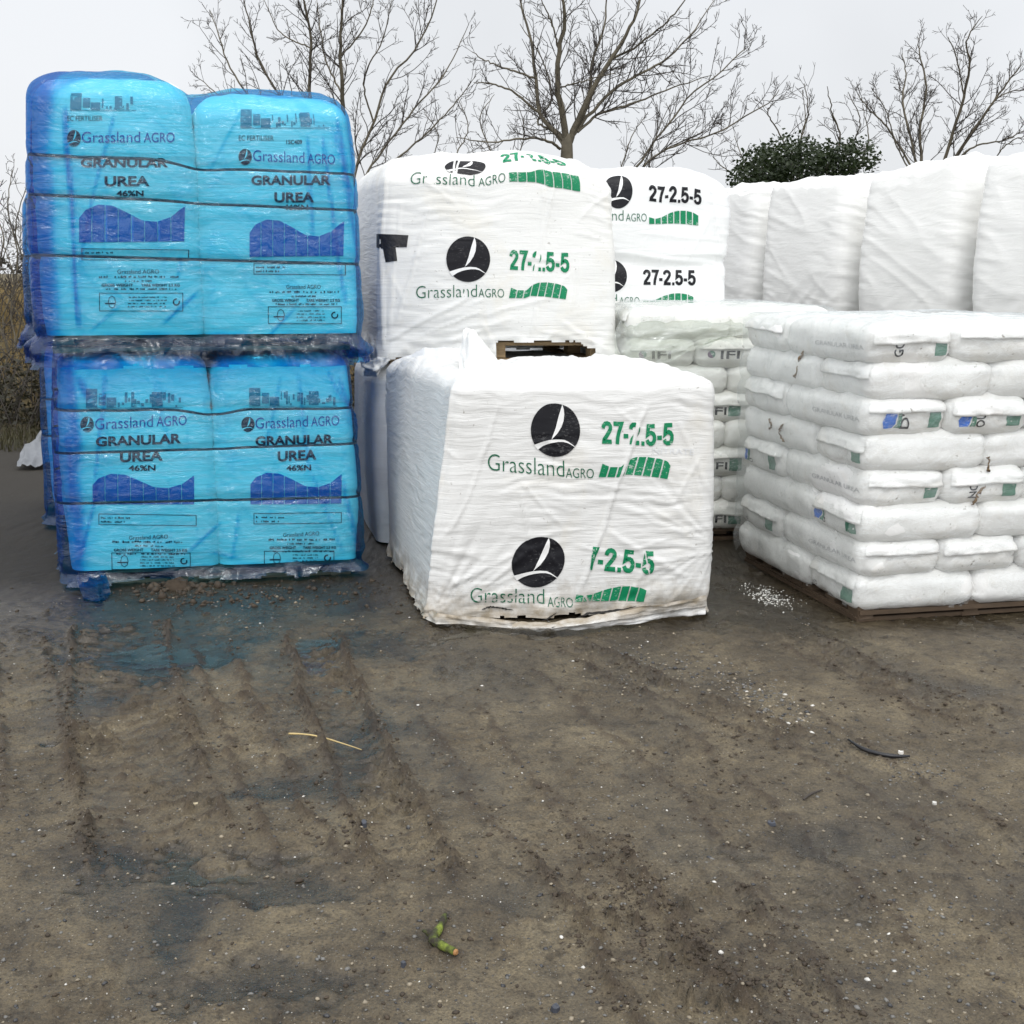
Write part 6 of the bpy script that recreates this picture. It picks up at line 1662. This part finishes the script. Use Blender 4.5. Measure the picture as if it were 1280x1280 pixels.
slab('wood_chip', 'pale wood chip lying beside the wheel track', 'chip', 246, 1002, .020, .010, .008, plain_mat('pale_chip', (.42, .36, .24), .7), 5)
slab('white_scrap', 'tiny white scrap beside the curved black strip', 'scrap', 1126, 941, .010, .008, .010, M_STONE[3], 6)
slab('white_scrap', 'tiny white scrap on open mud past the curved black strip', 'scrap', 1168, 1003, .008, .010, .008, M_STONE[3], 7)
slab('mud_clod', 'brown clod of soil at the foot of the blue stack', 'clod', 222, 737, .075, .045, .050, M_CLOD, 8)
M_SCRAP = plain_mat('dirty_white_plastic', (.17, .18, .195), .5, .15)
ribbon_sheet('plastic_sheet', [[gp(22, 588, .02), gp(42, 588, .04), gp(64, 586, .03)], [gp(28, 580, .10), gp(46, 578, .16), gp(66, 574, .14)], [gp(50, 572, .18), gp(60, 568, .22), gp(70, 564, .2)], [gp(50, 560, .02), gp(62, 556, .03), gp(74, 552, .02)]], M_SCRAP, None, seed=41, amp=.03, sub=8)
tag(bpy.data.objects['plastic_sheet'], 'crumpled dirty white plastic sheet on the dark ground beside the blue stack', 'plastic sheet')

# brown smears of dead leaf and dirt stuck on the urea pile
def smear(label, pts, nvec, w_, seed):
    rg = np.random.RandomState(seed)
    P = catmull(pts, 14); m = MB()
    rd = w_ * rg.uniform(.35, 1.2, 14); rd[0] = rd[-1] = w_ * .2
    P = P + rg.randn(14, 3) * w_ * .5
    m.tube(P, rd, 6)
    o = m.build('dead_leaf', plain_mat('dead_leaf', (.17, .105, .045), .7, .5, 60) if 'dead_leaf' not in MATS else MATS['dead_leaf'], None, smooth=True)
    return tag(o, label, 'leaf scrap', 'brown scraps on the urea pile')
def on_plane(px, py, p0, n, off):
    d = ray(np.float64(px), np.float64(py)); o = np.array([0, 0, CAM_Z]); n = np.array(n) / np.linalg.norm(n)
    p0 = np.array(p0) + n * off
    return o + d * (((p0 - o) @ n) / (d @ n))
nF = np.array([RR[1], -RR[0], 0]); nL = np.array([-RL[1], RL[0], 0]); p0 = np.array([*cR, 0.0])
smear('brown dead-leaf scrap at the seam below the logo bags of the urea pile', [on_plane(1235, 570, p0, nF, .012), on_plane(1236, 582, p0, nF, .012), on_plane(1234, 590, p0, nF, .012)], nF, .008, 1)
smear('long brown dead-leaf scrap hanging across two layers of the urea pile', [on_plane(1231, 607, p0, nF, .012), on_plane(1222, 620, p0, nF, .014), on_plane(1214, 632, p0, nF, .012)], nF, .008, 2)
smear('yellow-brown smear at the top of the side face of the urea pile', [on_plane(1004, 438, p0, nL, .004), on_plane(998, 455, p0, nL, .006), on_plane(994, 474, p0, nL, .004)], nL, .008, 3)
smear('curled brown smear midway up the side face of the urea pile', [on_plane(979, 530, p0, nL, .004), on_plane(974, 540, p0, nL, .006), on_plane(980, 553, p0, nL, .004)], nL, .006, 4)
smear('small brown smear beside the curled one on the urea pile', [on_plane(962, 524, p0, nL, .004), on_plane(964, 532, p0, nL, .006), on_plane(961, 537, p0, nL, .004)], nL, .006, 5)
